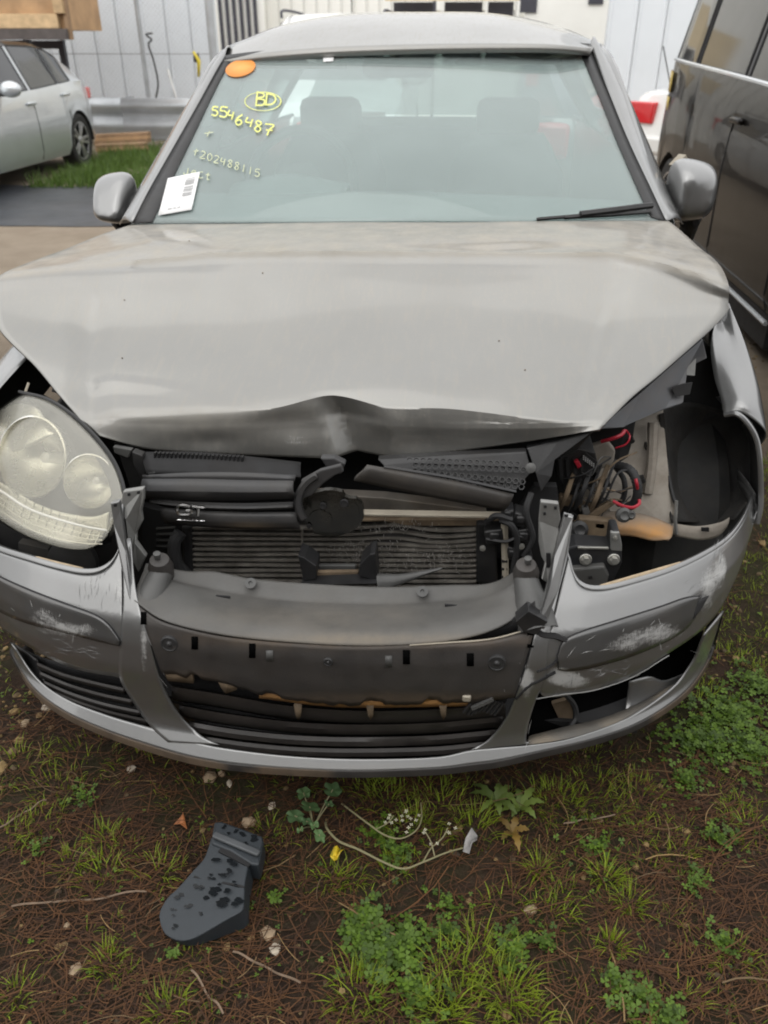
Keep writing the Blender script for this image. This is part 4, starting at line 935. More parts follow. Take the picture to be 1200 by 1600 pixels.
# dark gap at the far end of the right moulding
orient(MB().grid(patch([(1092, 938), (1108, 931)], [(1083, 968), (1094, 955)], 5, 5, lambda x, y: skin(x, y, .0065))).build('open_slot', MATTE, bumper, solid=.002))
# crack lines in the right part of the bumper
def crack(L, r=.0022, mat=MATTE):
    C = cr(L, 40); MB().tube([skin(x + 1.5 * noise.noise((x * .2, y * .2, 0)), y, .0015) for x, y in C], r, 5).build('crack', mat, bumper)
crack([(836, 985), (850, 992), (868, 994), (884, 1000)], .006)
crack([(838, 1050), (862, 1040), (872, 1030)], .0025); crack([(806, 1092), (826, 1072), (842, 1064), (868, 1050)], .003)
crack([(838, 1092), (880, 1085), (930, 1078), (990, 1057), (1045, 1024)], .0013, STEEL)
def scratches(par, mat, spots, n, seed):
    r_ = np.random.default_rng(seed); m = MB()
    for k in range(n):
        (cx_, cy_), (rx_, ry_), ang, sp_, ln = spots[k % len(spots)]
        x, y = cx_ + r_.normal(0, rx_), cy_ + r_.normal(0, ry_); a = math.radians(r_.normal(ang, sp_)); L = ln * r_.uniform(.15, .8); b_ = r_.normal(0, .25)
        wd = r_.uniform(.2, .6); A_, B_ = [], []
        for t in np.linspace(-.5, .5, 5):
            q = np.array((x + math.cos(a + b_ * t) * L * t, y + math.sin(a + b_ * t) * L * t)); nn = np.array((-math.sin(a), math.cos(a))) * wd * (1 - abs(t) * 1.7)
            A_.append(skin(*(q + nn), .0058 if par is not bumper else .0008)); B_.append(skin(*(q - nn), .0058 if par is not bumper else .0008))
        m.grid([A_, B_])
    o = orient(m.build('scratches', mat, par)); o['kind'] = 'stuff'; return o
SCR = pm('scratched_primer', (.46, .46, .45), .6, 0, 0, .25, 60); SCR2 = pm('scratched_dull', (.27, .27, .27), .6, 0, 0, .3, 60)
SPOTS = [((158, 920), (16, 16), 95, 12, 40), ((227, 1042), (5, 24), 80, 8, 50), ((235, 1070), (10, 25), 65, 12, 40), ((115, 1018), (28, 7), 8, 15, 30), ((1122, 885), (8, 22), 115, 18, 45), ((1092, 935), (8, 10), 130, 15, 30), ((900, 1062), (40, 12), 100, 30, 22), ((950, 1048), (35, 7), -15, 15, 30), ((822, 1060), (8, 40), 105, 12, 45), ((970, 1000), (45, 14), -22, 30, 30)]
scratches(bumper, SCR, SPOTS, 30, 3); scratches(bumper, SCR2, SPOTS, 170, 4)
scratches(MLD, SCR, [((105, 970), (35, 10), 88, 14, 22), ((60, 950), (20, 8), 60, 20, 18), ((135, 985), (22, 8), 95, 12, 26)], 10, 5)
scratches(MRD, SCR, [((985, 985), (45, 14), -25, 30, 34), ((1030, 970), (22, 12), 110, 25, 24), ((920, 1010), (22, 12), -15, 20, 30)], 12, 6)
# ---- tray and number plate panel in the middle
def dust_t(co):
    x, y = proj(co); return min(1, .06 + .55 * gauss((x, y), (570, 1000), (210, 10)) + .18 * gauss((x, y), (480, 965), (160, 22)) + .3 * gauss((x, y), (620, 1092), (220, 8)) + .2 * gauss((x, y), (290, 1058), (50, 8)))
def scuff_t(co):
    x, y = proj(co); return .55 * gauss((x, y), (250, 1010), (25, 50)) + .35 * gauss((x, y), (720, 1030), (60, 30)) + .3 * gauss((x, y), (600, 975), (60, 15)) + .5 * gauss((x, y), (320, 925), (40, 10))
GREYP = pm('grey_tray_plastic', (.072, .072, .070), .46, 0, 0, .2, 10, bump=.2, bs=220, grime=.4, grimec=(.105, .102, .096), scuffs=True, dustc=(.24, .20, .15))
ft = [(210, 938), (255, 968), (330, 988), (420, 1000), (550, 1008), (660, 1005), (745, 992), (800, 968), (838, 930)]
tr0 = P3([(228, 880, .15), (290, 892, .16), (335, 893, .165), (400, 905, .165), (500, 913, .165), (600, 917, .165), (700, 914, .165), (770, 910, .16), (822, 880, .15)])
tr1 = P3([(224, 893, .125), (280, 908, .135), (345, 920, .14), (420, 933, .14), (500, 938, .14), (600, 940, .14), (690, 937, .14), (765, 927, .135), (826, 892, .125)])
tr2 = P3([(222, 897, .118), (278, 914, .118), (343, 930, .118), (420, 942, .118), (500, 948, .118), (600, 950, .118), (692, 946, .118), (768, 934, .118), (828, 897, .118)])
tr3 = np.array([skin(x, y, -.025) for x, y in [(214, 918), (262, 946), (335, 962), (420, 975), (525, 982), (640, 980), (722, 970), (788, 948), (834, 912)]])
tr4 = np.array([skin(x, y, .003) for x, y in ft])
tray = sheet('bumper_tray', loft([tr0, tr1, tr2, tr3, tr4], 61, 25), GREYP, th=.004, attrs=dict(dust=dust_t, scuff=scuff_t))
for x, y in ((348, 934), (706, 948)): plate('clip_slot', [(x - 11, y - 3), (x + 11, y - 1), (x + 11, y + 3), (x - 11, y + 2)], .112, .004, MATTE, tray, 0)
for x, y in ((392, 912), (660, 925)):
    c = at(x, y, .148); MB().lathe([(.011, 0), (.011, .004), (.004, .005), (.003, .002)], c, (0, -.6, .8), 14).build('clip_boss', GREYP, tray)
pt = [(213, 945), (255, 972), (330, 992), (420, 1003), (550, 1010), (640, 1008), (700, 1006), (770, 1000), (836, 982)]
pb = [(252, 1050), (298, 1060), (345, 1066), (415, 1089), (500, 1100), (560, 1103), (650, 1101), (735, 1098), (804, 1090)]
pbd = lin(pb, 70); jag = np.array([(0, 4.5 * noise.noise((k * .55, 1, 0)) + (7 if k in (6, 7, 21, 22, 23, 40, 41, 42, 43, 52, 53, 54) else 0) * -1) for k in range(70)])
ptd = cr(pt, 70)
Gp = []
for v in np.linspace(0, 1, 14): Gp.append([skin(*(ptd[k] * (1 - v) + (pbd[k] + jag[k]) * v), .001) for k in range(70)])
platep = sheet('plate_panel', np.array(Gp), PLAST, th=.004, attrs=dict(dust=dust_t, scuff=scuff_t), smooth=30)
def pslot(x, y, w_, h_, mat=MATTE):
    mat = VOID if mat is MATTE else mat; h_ *= 1.1; w_ *= 1.1
    orient(MB().grid([[skin(x + a * w_ / 2, y + b_ * h_ / 2, .0025) for a in (-1, 1)] for b_ in (-1, 1)]).build('plate_slot', mat, platep, solid=.0015))
for x, y, w_, h_, mt in ((304, 1005, 9, 18, MATTE), (394, 1017, 9, 20, MATTE), (421, 1025, 10, 15, GREYP), (607, 1034, 10, 16, GREYP), (635, 1027, 10, 20, MATTE), (735, 1031, 10, 18, MATTE), (829, 1000, 9, 22, MATTE), (224, 966, 8, 18, MATTE)): pslot(x, y, w_, h_, mt)
for x, y, r in ((265, 1005, .0165), (776, 1035, .0165), (513, 1033, .0085)):
    c = skin(x, y, .000); MB().lathe([(r, -.002), (r, .003), (r * .86, .0045), (r * .8, .0025), (r * .35, .003), (r * .15, .006), (.0005, .006)], c, (0, -1, .06), 22).build('parking_sensor' if r > .01 else 'screw_boss', PLAST, platep)
# raised broken edge right of the tray, torn block
MB().tube([skin(x, y, .002) for x, y in cr([(640, 1008), (700, 1004), (770, 998), (836, 980)], 20)], .0016, 5).build('bare_edge', BEIGE, platep)
plate('torn_block', [(806, 972), (826, 955), (856, 972), (838, 992), (818, 988)], .035, .03, BLACK, CAR)
sheet('dark_gap', np.array([[at(x, y, .055) for x, y in cr([(640, 1004), (730, 994), (800, 968), (836, 940)], 20)], [at(x, y, .06) for x, y in cr([(640, 1012), (730, 1008), (800, 996), (840, 984)], 20)]]), MATTE, CAR, .003)
# rust brown crossbar under the plate panel
bar_ = MB()
C = np.array([skin(x, y, -.006) for x, y in cr([(405, 1083), (500, 1092), (560, 1095), (650, 1094), (742, 1092)], 40)]); D_ = np.array([skin(x, y, -.006) for x, y in cr([(405, 1091), (500, 1103), (560, 1106), (650, 1105), (742, 1103)], 40)])
CR_ = sheet('plate_crossbar', np.array([C, D_]), PRIMER, th=.012)
for a, b_ in ((488, 545), (618, 676)):
    sheet('crossbar_tab', np.array([[skin(x, y, -.002) for x, y in ((a, 1079), (a + 12, 1076), (b_ - 12, 1076), (b_, 1079))], [skin(x, y, -.002) for x, y in ((a, 1094), (a + 12, 1096), (b_ - 12, 1096), (b_, 1094))]]), PRIMER, CR_, .006)
for px in ([(258, 1052), (300, 1054), (302, 1068), (262, 1064)], [(340, 1064), (365, 1070), (370, 1078), (352, 1084), (345, 1074)], [(365, 1068), (412, 1074), (416, 1078), (372, 1072)]):
    orient(MB().add([skin(x, y, -.004) for x, y in px], [tuple(range(len(px)))]).build('torn_mount', BROWN, CAR, solid=.008))
# ---- lower grille
LB = lambda x, y: skin(x, y, -.055)
sheet('grille_back', patch([(250, 1046), (400, 1066), (560, 1080), (700, 1080), (806, 1066)], [(335, 1172), (420, 1186), (560, 1190), (690, 1186), (748, 1176)], 20, 6, LB), MATTE)
def gslat(L, h_, d0=-.018, d1=-.045, mat=BLACK, name='grille_slat'):
    C = cr(L, 40); G_ = []
    for v, off in ((0, d1), (.12, d0), (.5, d0 + .004), (.9, d0 - .004), (1, d1)): G_.append([skin(x, y + v * h_, off) for x, y in C])
    return sheet(name, np.array(G_), mat, th=.002, attrs=dict(dust=lambda co: .05))
LG = [gslat([(268, 1070), (350, 1083), (450, 1100), (560, 1108), (680, 1106), (790, 1098)], 24),
      gslat([(280, 1100), (360, 1114), (460, 1126), (560, 1130), (680, 1127), (786, 1117)], 20),
      gslat([(296, 1126), (370, 1138), (460, 1147), (560, 1150), (680, 1147), (776, 1138)], 18),
      gslat([(318, 1149), (390, 1159), (470, 1166), (560, 1168), (680, 1165), (760, 1157)], 16)]
for x in (465, 578, 692):
    orient(MB().add([skin(x + a, y, -.006) for a, y in ((-6, 1102), (6, 1102), (5, 1118), (1, 1126), (-3, 1118))], [(0, 1, 2, 3, 4)]).build('slat_clip', BROWN, CAR, solid=.010))
m = MB()
for k in range(9):
    a = np.array((738 + 6 * k, 1096 + 3 * math.sin(k))); b_ = a + np.array((-14 + 6 * noise.noise((k, 2, 0)) * 2, 18 + 10 * noise.noise((k, 5, 1))))
    m.bar(skin(*a, -.004), skin(*b_, .004), .006, .004)
m.build('splintered_plastic', BLACK, CAR)
MB().bar(skin(737, 1107, .006), skin(770, 1092, .004), .007, .006).build('splinter', GREYP, CAR)
MB().box(skin(729, 1089, 0), (.016, .014, .014)).build('mount_clip', BEIGE, CAR, bevel=.003)
# ---- left fog grille
FB = lambda x, y: skin(x, y, -.04)
sheet('fog_grille_back', patch([(15, 1003), (60, 1026), (115, 1042), (175, 1054), (190, 1060)], [(40, 1045), (70, 1074), (120, 1102), (180, 1124), (238, 1136)], 16, 8, FB), MATTE)
for k, (L, h_) in enumerate((([(58, 1034), (100, 1051), (150, 1064), (194, 1074)], 11), ([(62, 1048), (105, 1066), (155, 1081), (206, 1092)], 11), ([(68, 1062), (110, 1080), (160, 1096), (219, 1109)], 11), ([(78, 1076), (120, 1093), (170, 1109), (231, 1123)], 10))):
    gslat(L, h_, -.012, -.034, BLACK, 'fog_grille_slat')
sheet('fog_grille_end', patch([(18, 1004), (58, 1032)], [(58, 1060), (72, 1070)], 6, 8, lambda x, y: skin(x, y, -.02)), BLACK)
# ---- right fog opening: torn out, light grey inner fold and rusty ledge
RB = lambda x, y: skin(x, y, -.10)
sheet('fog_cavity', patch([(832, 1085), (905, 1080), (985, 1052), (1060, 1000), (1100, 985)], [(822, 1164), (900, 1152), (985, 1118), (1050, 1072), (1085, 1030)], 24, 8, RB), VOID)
orient(MB().grid(patch([(984, 1066), (1015, 1058), (1040, 1064), (1076, 1050)], [(976, 1122), (1010, 1106), (1045, 1086), (1080, 1056)], 14, 8, lambda x, y: skin(x, y, -.03 - .02 * (1050 - x) / 80))).build('inner_fold', PAINT, CAR, solid=.003))
rg = [(826, 1150), (880, 1136), (940, 1122), (1000, 1098), (1050, 1068)]; rg2 = [(824, 1163), (890, 1153), (950, 1136), (1010, 1108), (1058, 1070)]
sheet('fog_ledge', np.array([[skin(x, y, -.035) for x, y in cr(rg, 30)], [skin(x, y, -.004) for x, y in cr(rg2, 30)]]), GREYP, attrs=dict(dust=lambda co: min(1, .25 + 1.2 * gauss(proj(co), (848, 1155), (22, 10)) + .9 * gauss(proj(co), (955, 1130), (16, 8)) + .9 * gauss(proj(co), (1038, 1085), (16, 12)))))
for a, b_ in ():
    i0 = (a - 826) / 224; 
    q = [(a, np.interp(a, [p[0] for p in rg], [p[1] for p in rg]) + 3), (b_, np.interp(b_, [p[0] for p in rg], [p[1] for p in rg]) + 3), (b_, np.interp(b_, [p[0] for p in rg], [p[1] for p in rg]) + 11), (a, np.interp(a, [p[0] for p in rg], [p[1] for p in rg]) + 11)]
    orient(MB().add([skin(x, y, -.016 if k < 2 else -.006) + (0, 0, .003) for k, (x, y) in enumerate(q)], [(0, 1, 2, 3)]).build('rust_patch', PRIMER, CAR, solid=.003))
MB().tube(cr([skin(x, y, -.06) for x, y in ((880, 1082), (896, 1100), (900, 1120), (892, 1135))], 16), .006, 6).build('loose_hose', RUBBER, CAR)
plate('splash_shield', [(862, 1100), (890, 1092), (905, 1130), (880, 1138)], .16, .01, BROWN, CAR)
# ---- lamp posts left and right of the grille
def post(px, Ys, holes, name='lamp_bracket', mat=STEEL):
    o = plate(name, px, Ys, .012, mat, CAR, .002)
    for x, y, w_, h_, Yh in holes: plate('bracket_slot', [(x - w_ / 2, y - h_ / 2), (x + w_ / 2, y - h_ / 2), (x + w_ / 2, y + h_ / 2), (x - w_ / 2, y + h_ / 2)], Yh, .003, MATTE, o, 0)
    return o
post([(172, 786), (186, 783), (188, 800), (197, 860), (206, 915), (214, 940), (203, 942), (188, 880), (178, 820)], [.13, .13, .125, .10, .07, .05, .05, .09, .12], [(180, 790, 5, 4, .127)], mat=PAINT)
post([(192, 768), (224, 763), (224, 780), (220, 800), (222, 815), (212, 835), (212, 848), (228, 870), (216, 895), (206, 875), (200, 850), (196, 812), (186, 800)], [.175] * 2 + [.17] * 4 + [.16] * 3 + [.15, .15, .16, .17], [(201, 856, 6, 20, .155), (201, 773, 4, 4, .172), (216, 770, 4, 4, .172)], mat=STEEL)
post([(882, 805), (896, 808), (886, 868), (872, 925), (850, 985), (838, 978), (852, 930), (866, 870)], [.13, .13, .10, .065, .04, .04, .06, .10], [(885, 806, 6, 3, .127)], mat=PAINT)
post([(845, 784), (873, 787), (876, 812), (872, 825), (876, 840), (866, 880), (856, 912), (846, 905), (852, 880), (846, 870), (842, 850), (842, 815)], [.175] * 5 + [.15, .13, .13, .15, .16, .17, .175], [(857, 876, 7, 22, .140), (852, 792, 4, 4, .172), (868, 794, 4, 4, .172), (851, 803, 4, 4, .172)], mat=STEEL)
for x, y, s in ((250, 880, 1), (822, 888, -1)):
    m = MB(); c = at(x, y, .13)
    m.lathe([(.001, -.05), (.023, -.045), (.024, -.01), (.021, .0), (.018, .010), (.006, .013)], c, (s * .1, -.25, .95), 20)
    o = m.build('bumper_buffer', PLAST, CAR, attrs=dict(dust=lambda co: .08)); MB().lathe([(.006, 0), (.007, .012), (.002, .014)], c + (s * -.002, -.003, .014), (s * .1, -.2, .95), 10).build('stud', GREYP, o)
    m = MB().lathe([(.022, 0), (.026, .03), (.034, .06), (.036, .10)], c + (0, 0, -.02), (s * -.25, -.75, -.65), 18, False); m.build('buffer_neck', GREYP, o)
# ---- engine bay: dark innards, radiator, slam panel
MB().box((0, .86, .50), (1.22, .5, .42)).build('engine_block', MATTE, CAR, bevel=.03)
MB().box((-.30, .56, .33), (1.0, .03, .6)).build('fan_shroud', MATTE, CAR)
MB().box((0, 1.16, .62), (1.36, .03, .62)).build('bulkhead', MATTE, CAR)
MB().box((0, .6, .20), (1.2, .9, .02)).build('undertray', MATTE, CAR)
rad = sheet('radiator_core', np.array([P3([(285, 818, .335), (520, 826, .335), (752, 812, .335)]), P3([(285, 925, .335), (520, 930, .335), (752, 925, .335)])]), FIN, th=.03)
for k in range(12):
    y0 = 826 + k * 8.2
    def wob(x): 
        w_ = -7 * gauss((x, y0), (620, 822), (45, 22)) + 5 * gauss((x, y0), (680, 838), (50, 18)) + 1.0 * noise.noise((x * .012, k * .6, 0))
        return y0 + w_ + (x - 300) * .004
    C = [at(x, wob(x), .318 + .014 * gauss((x, y0), (610, 840), (60, 30))) for x in np.linspace(300, 744, 50)]
    MB().grid([np.array(C) + d for d in ((0, .012, .0035), (0, 0, .0025), (0, 0, -.0025), (0, .012, -.0035))]).build('condenser_tube', ALU, rad, smooth=60, solid=.0008)
MB().tube([at(472, 826, .316), at(473, 902, .316)], .0025, 5).build('condenser_strap', ALU, rad)
fm = MB()
for k in range(420):
    g_ = rng.normal(0, 1, 2); a = [(615, 822), (610, 888), (560, 862), (690, 870)][k % 4]
    x, y = a[0] + g_[0] * 38, a[1] + g_[1] * 9
    if not (300 < x < 742 and 815 < y < 918): continue
    c = at(x, y, .312); fm.bar(c, c + (rng.normal(0, .003), -.001, rng.normal(0, .005)), .0012, .0006, (0, 1, 0))
f_ = fm.build('bent_fins', pm('bright_fin', (.5, .48, .45), .4, .7), rad, smooth=0); f_['kind'] = 'stuff'
plate('end_tank', [(744, 816), (776, 818), (778, 915), (744, 912)], .315, .05, BLACK, CAR, .006)
plate('end_tank', [(283, 822), (300, 822), (302, 900), (286, 900)], .315, .05, BLACK, CAR, .006)
MB().tube(cr([at(282, 832, .30), at(272, 850, .29), at(276, 880, .29), at(290, 896, .30)], 16), .014, 10).build('coolant_hose', RUBBER, CAR)
MB().tube([at(788, 818, .30), at(790, 912, .29)], .008, 6).build('side_rail', BEIGE, CAR)
for y in (876, 888, 900): MB().box(at(788, y, .29), (.012, .008, .005)).build('rail_notch', MATTE, CAR)
for x, y, r in ((812, 806, .030), (772, 832, .034), (816, 832, .036), (792, 797, .022), (800, 858, .03), (822, 872, .024)):
    c = at(x, y, .31); o = MB().box(c, (r * 1.1, .04, r), Matrix.Rotation(.3 * math.sin(x), 3, 'Y')).box(c + (0, -.02, .004), (r * .6, .012, r * .55)).build('connector', BLACK, CAR, bevel=.004)
for L in ([(782, 812, .29), (800, 822, .28), (808, 850, .285), (800, 900, .29)], [(830, 770, .31), (822, 800, .29), (832, 840, .29), (818, 868, .29)], [(760, 815, .3), (776, 806, .285), (800, 812, .285)]):
    MB().tube(cr(P3(L), 24), .0065, 7).build('hose', RUBBER, CAR)
for x, y in ((754, 856), (815, 853)):
    MB().lathe([(.006, 0), (.006, .004), (.001, .005)], at(x, y, .285), (0, -1, .1), 12).build('bolt', BOLT, CAR)
MB().tube(cr([at(760, 842, .29), at(790, 846, .28), at(812, 838, .285), at(824, 846, .29)], 18), .0035, 5).build('wire_loom', RUBBER, CAR)
plate('beam', [(560, 803), (788, 807), (790, 810.5), (560, 806.5)], .29, .02, BEIGE, CAR, .001)
plate('beam', [(470, 771), (600, 778), (760, 798), (760, 803), (540, 798), (470, 790)], .33, .03, pm('dull_beam', (.10, .09, .078), .5, .3, 0, .3, 20, grime=.5), CAR, .002)
plate('beam', [(560, 812), (780, 812), (780, 822), (640, 822), (600, 815), (560, 816)], .325, .02, BROWN, CAR, .002)
# slam panel with ribs (left) and honeycomb (right), tucked under the bonnet lip
slat('slam_panel', [(222, 706, .33), (300, 706, .33), (380, 712, .33), (470, 722, .33)], [(228, 738, .29), (300, 742, .29), (380, 744, .29), (470, 745, .29)], MATTE, bulge=.004)
for k in range(22):
    x = 240 + k * 6.5; plate('panel_rib', [(x, 708 + k * .3), (x + 3, 708 + k * .3), (x + 3.4, 716 + k * .3), (x + .4, 716 + k * .3)], .316, .01, BLACK, CAR, 0)
plate('honeycomb_panel', [(590, 718), (690, 712), (822, 706), (830, 738), (805, 768), (700, 748), (600, 728)], [.34, .34, .34, .32, .30, .31, .33], .02, BLACK, CAR, .002)
hm_ = MB()
for j in range(4):
    for i in range(17):
        x, y = 640 + i * 10.5 + (j % 2) * 5 + j * 4, 722 + j * 9 + i * (1.0 if j > 1 else .4) - 3
        if x > 818: continue
        c = at(x, y, .305); hm_.lathe([(.006, 0), (.0066, .004), (.0045, .004), (.0042, -.002)], c, (0, -.8, .6), 6, False)
h_ = hm_.build('honeycomb_cells', BLACK, CAR, smooth=0); h_['kind'] = 'stuff'
MB().lathe([(.009, 0), (.010, .004), (.004, .006)], at(829, 731, .295), (0, -.9, .4), 16).build('bolt', BRN if False else GREYP, CAR)
# ---- left half grille with badge
GR = pm('grille_grey', (.036, .036, .038), .45, 0, 0, .15, 10, bump=.15, bs=240, grime=.3, grimec=(.09, .08, .065), dustc=(.24, .18, .11))
slat('upper_grille_frame', [(222, 742, .285), (300, 738, .275), (380, 738, .27), (462, 742, .265)], [(226, 750, .28), (300, 750, .268), (380, 751, .262), (460, 752, .256)], GR, bulge=.003)
sg = slat('upper_grille_slat', [(222, 748, .255), (300, 748, .245), (380, 750, .238), (458, 751, .232)], [(226, 780, .262), (300, 782, .25), (380, 782, .242), (462, 779, .236)], GR, bulge=.016, th=.006)
slat('upper_grille_slat', [(234, 779, .265), (300, 784, .252), (380, 786, .245), (458, 784, .238)], [(240, 786, .267), (300, 794, .254), (380, 798, .246), (460, 795, .24)], GR, bulge=.010, th=.006)
s3 = slat('upper_grille_slat', [(250, 792, .262), (300, 797, .25), (380, 800, .243), (463, 800, .236)], [(258, 818, .264), (310, 823, .252), (390, 827, .245), (468, 827, .24)], GR, bulge=.008, th=.006, attrs=dict(dust=lambda co: .5 * gauss(proj(co), (390, 822), (40, 5))))
MB().bar(at(229, 741, .272), at(242, 738, .270), .004, .003).build('bare_chip', CHROME, CAR)
# badge: raised chrome letters on the third slat
bd = MB()
def bstroke(L, closed=False):
    bd.tube([at(x, y, .222) for x, y in L], .0036, 6)
bstroke(cr([(297, 791), (290, 789), (282, 789), (277, 793), (277, 799), (281, 803), (289, 804), (298, 803), (299, 798), (291, 797)], 30))
bstroke([(301, 791), (320, 793)]); bstroke([(310, 792), (309, 805)])
bd.build('badge', CHROME, s3)
bd = MB()
for k in range(5): bd.box(at(283 + k * 6.5, 809 + k * .35, .229), (.0055, .003, .0035))
bd.tube([at(277, 812, .231), at(320, 814, .231)], .0009, 4); bd.build('badge_strip', CHROME, s3)
# emblem seat: half ring and the dark disc behind it
cR = np.array((516, 786)); ring = []
for rr, Y in ((57, .236), (53, .226), (46, .226), (43, .24)):
    ring.append([at(cR[0] + rr * 1.0 * math.cos(q), cR[1] + rr * .92 * math.sin(q), Y) for q in np.linspace(math.pi * .80, math.pi * 1.36, 26)])
sheet('emblem_ring', np.array(ring), GR, th=.004)
plate('emblem_ring_tab', [(470, 752), (500, 735), (532, 727), (537, 738), (522, 744), (505, 756), (486, 775), (470, 780)], [.235] * 8, .012, GR, CAR, .003)
dc = MB(); rim = []
for q in np.linspace(0, 2 * math.pi, 37)[:-1]:
    k_ = 1 + .05 * noise.noise((math.cos(q) * 2.5, math.sin(q) * 2.5, 4)) - (.16 if 2.2 < q < 2.9 or 5.2 < q < 5.5 else 0); rim.append((517 + 52 * k_ * math.cos(q), 802 + 36 * k_ * math.sin(q)))
dc.prism([at(x, y, .262) for x, y in rim], (0, .012, 0)).prism([at(517 + (x - 517) * .86, 802 + (y - 802) * .84, .2605) for x, y in rim], (0, .008, 0)).prism([at(500 + (x - 517) * .35, 812 + (y - 802) * .4, .2575) for x, y in rim], (0, .008, 0)); dsc = dc.build('emblem_plate', pm('glossy_black', (.006, .0065, .006), .2, 0, .6, .4, 18, grime=.4, grimec=(.07, .06, .045)), CAR)
for x, y, r in ((505, 790, .007), (538, 786, .009), (483, 822, .005)):
    MB().lathe([(r, 0), (r * .8, .004), (.001, .003)], at(x, y, .257), (0, -1, .1), 14).build('sensor_lug', MATTE, dsc)
# broken right half of the grille, hanging as a slanted bar
slat('broken_grille_bar', [(574, 727, .20), (640, 738, .21), (720, 753, .225), (803, 772, .245)], [(553, 751, .21), (630, 768, .215), (710, 784, .228), (788, 799, .248)], GR, bulge=.008, th=.008, attrs=dict(dust=lambda co: .10))
MB().tube([at(600, 729, .205), at(700, 745, .222), at(806, 768, .245)], .003, 5).build('bar_rim', GR, CAR)
plate('broken_stub', [(500, 716), (522, 716), (540, 725), (532, 742), (515, 738)], .26, .02, GR, CAR, .003)
# lower air duct box
duct = plate('duct_floor', [(472, 902), (585, 898), (588, 912), (470, 915)], [.25, .25, .22, .22], .012, BLACK, CAR, .002)
for px in ([(465, 868), (476, 872), (494, 885), (494, 905), (474, 908)], [(586, 865), (578, 866), (562, 882), (560, 900), (590, 908)]): plate('duct_wall', px, .235, .05, BLACK, duct, .002)
plate('duct_step', [(497, 884), (556, 884), (556, 892), (495, 892)], .27, .01, GREYP, duct, .002)
plate('duct_step', [(494, 894), (560, 893), (560, 899), (493, 901)], .255, .01, BROWN, duct, .002)
slat('torn_strip', [(588, 896, .24), (630, 896, .25), (690, 886, .27)], [(590, 918, .22), (612, 918, .23), (692, 889, .27)], GREYP, bulge=.004)
# ---- left headlamp
def LS(off):
    def f(px, py):
        d = ray(px, py); lo, hi = .8, 2.6
        def g(t):
            p = CAM + d * t; u = p[2] - .56
            return p[1] - (yb(p[0]) + .085 + u * .62 + .9 * max(0, u - .1) ** 2 * 3 - off)
        t = lo
        while t < 3 and g(t) < 0: t += .02
        a, b_ = t - .02, t
        for _ in range(20):
            m = (a + b_) / 2
            if g(m) >= 0: b_ = m
            else: a = m
        return CAM + d * b_
    return f
lT = [(-60, 700), (-30, 660), (0, 637), (40, 614), (75, 626), (112, 652), (150, 690), (178, 730), (191, 775), (190, 800)]
lB = [(-60, 775), (-30, 792), (0, 812), (35, 834), (70, 848), (105, 857), (132, 858), (152, 850), (167, 835), (172, 812)]
HL = empty('headlamp', (0, 0, 0)); HL.parent = CAR
sheet('lens', patch(lT, lB, 34, 22, LS(0)), LENS, HL, .003, smooth=70)
hb = patch([(-62, 698), (0, 633), (40, 610), (78, 622), (116, 649), (155, 688), (184, 730), (197, 778), (194, 806)], [(-62, 776), (0, 814), (36, 836), (70, 850), (105, 859), (133, 860), (153, 852), (169, 837), (175, 812)], 24, 14, LS(-.19))
sheet('housing', hb, MATTE, HL, .003)
# dark rim band following the inner edge
edg = cr([(30, 612), (75, 624), (116, 650), (155, 688), (183, 730), (196, 778), (190, 820)], 40)
MB().tube([LS(.0015)(*p) for p in edg], .0035, 6).build('lens_rim', BLACK, HL)
e2 = cr([(52, 628), (85, 645), (118, 676), (150, 716), (170, 755), (176, 800), (170, 840)], 40)
inb = sheet('inner_bezel', np.array([[LS(-.012)(*p) for p in edg], [LS(-.03)(*p) for p in e2], [LS(-.06)(*p) for p in e2]]), BLACK, HL, .002)
SATIN = pm('satin_reflector', (.76, .75, .69), .27, .8, 0, .05, 8)
sheet('reflector_field', patch([(-60, 724), (-20, 742), (20, 765), (55, 786), (95, 800), (130, 806), (150, 806), (170, 800)], [(-60, 770), (-20, 794), (20, 818), (55, 836), (95, 850), (130, 853), (150, 846), (168, 826)], 24, 10, LS(-.03)), SATIN, HL, .002)
sheet('side_reflector', patch([(-60, 690), (-20, 655), (22, 632), (58, 634)], [(-60, 730), (-20, 720), (40, 700), (84, 678)], 14, 10, LS(-.04)), SATIN, HL, .002)
def bowl(px, py, r, dep, front, axd):
    c = LS(front)(px, py); ax_ = np.array(axd); ax_ /= np.linalg.norm(ax_)
    o = MB().lathe([(r * 1.05, .002), (r, .003), (r * .95, -dep * .22), (r * .78, -dep * .62), (r * .45, -dep * .85), (r * .16, -dep), (.001, -dep)], c, ax_, 36, False).build('reflector_bowl', SATIN, HL, solid=.002)
    MB().lathe([(r * .16, -dep), (r * .14, -dep * .45), (.001, -dep * .4)], c, ax_, 14, False).build('bulb', pm('bulb_glass', (.7, .7, .68), .15), o)
bowl(50, 714, .082, .085, -.035, (-.22, -.86, .45)); bowl(140, 752, .052, .06, -.026, (-.04, -.90, .42))
for k in range(13):
    a = np.array((2 + k * 13.0, 764 + k * 5.4)); b_ = a + np.array((-9, 26 - k * .3))
    if b_[1] > 850: b_[1] = 850
    MB().tube([LS(-.016)(*a), LS(-.014)(*b_)], .0022, 5).build('lens_rib', SATIN, HL)
MB().tube([LS(-.006)(*p) for p in cr([(-50, 738), (0, 766), (40, 792), (80, 808), (130, 822), (168, 829)], 30)], .003, 6).build('reflector_line', PAPER, HL)
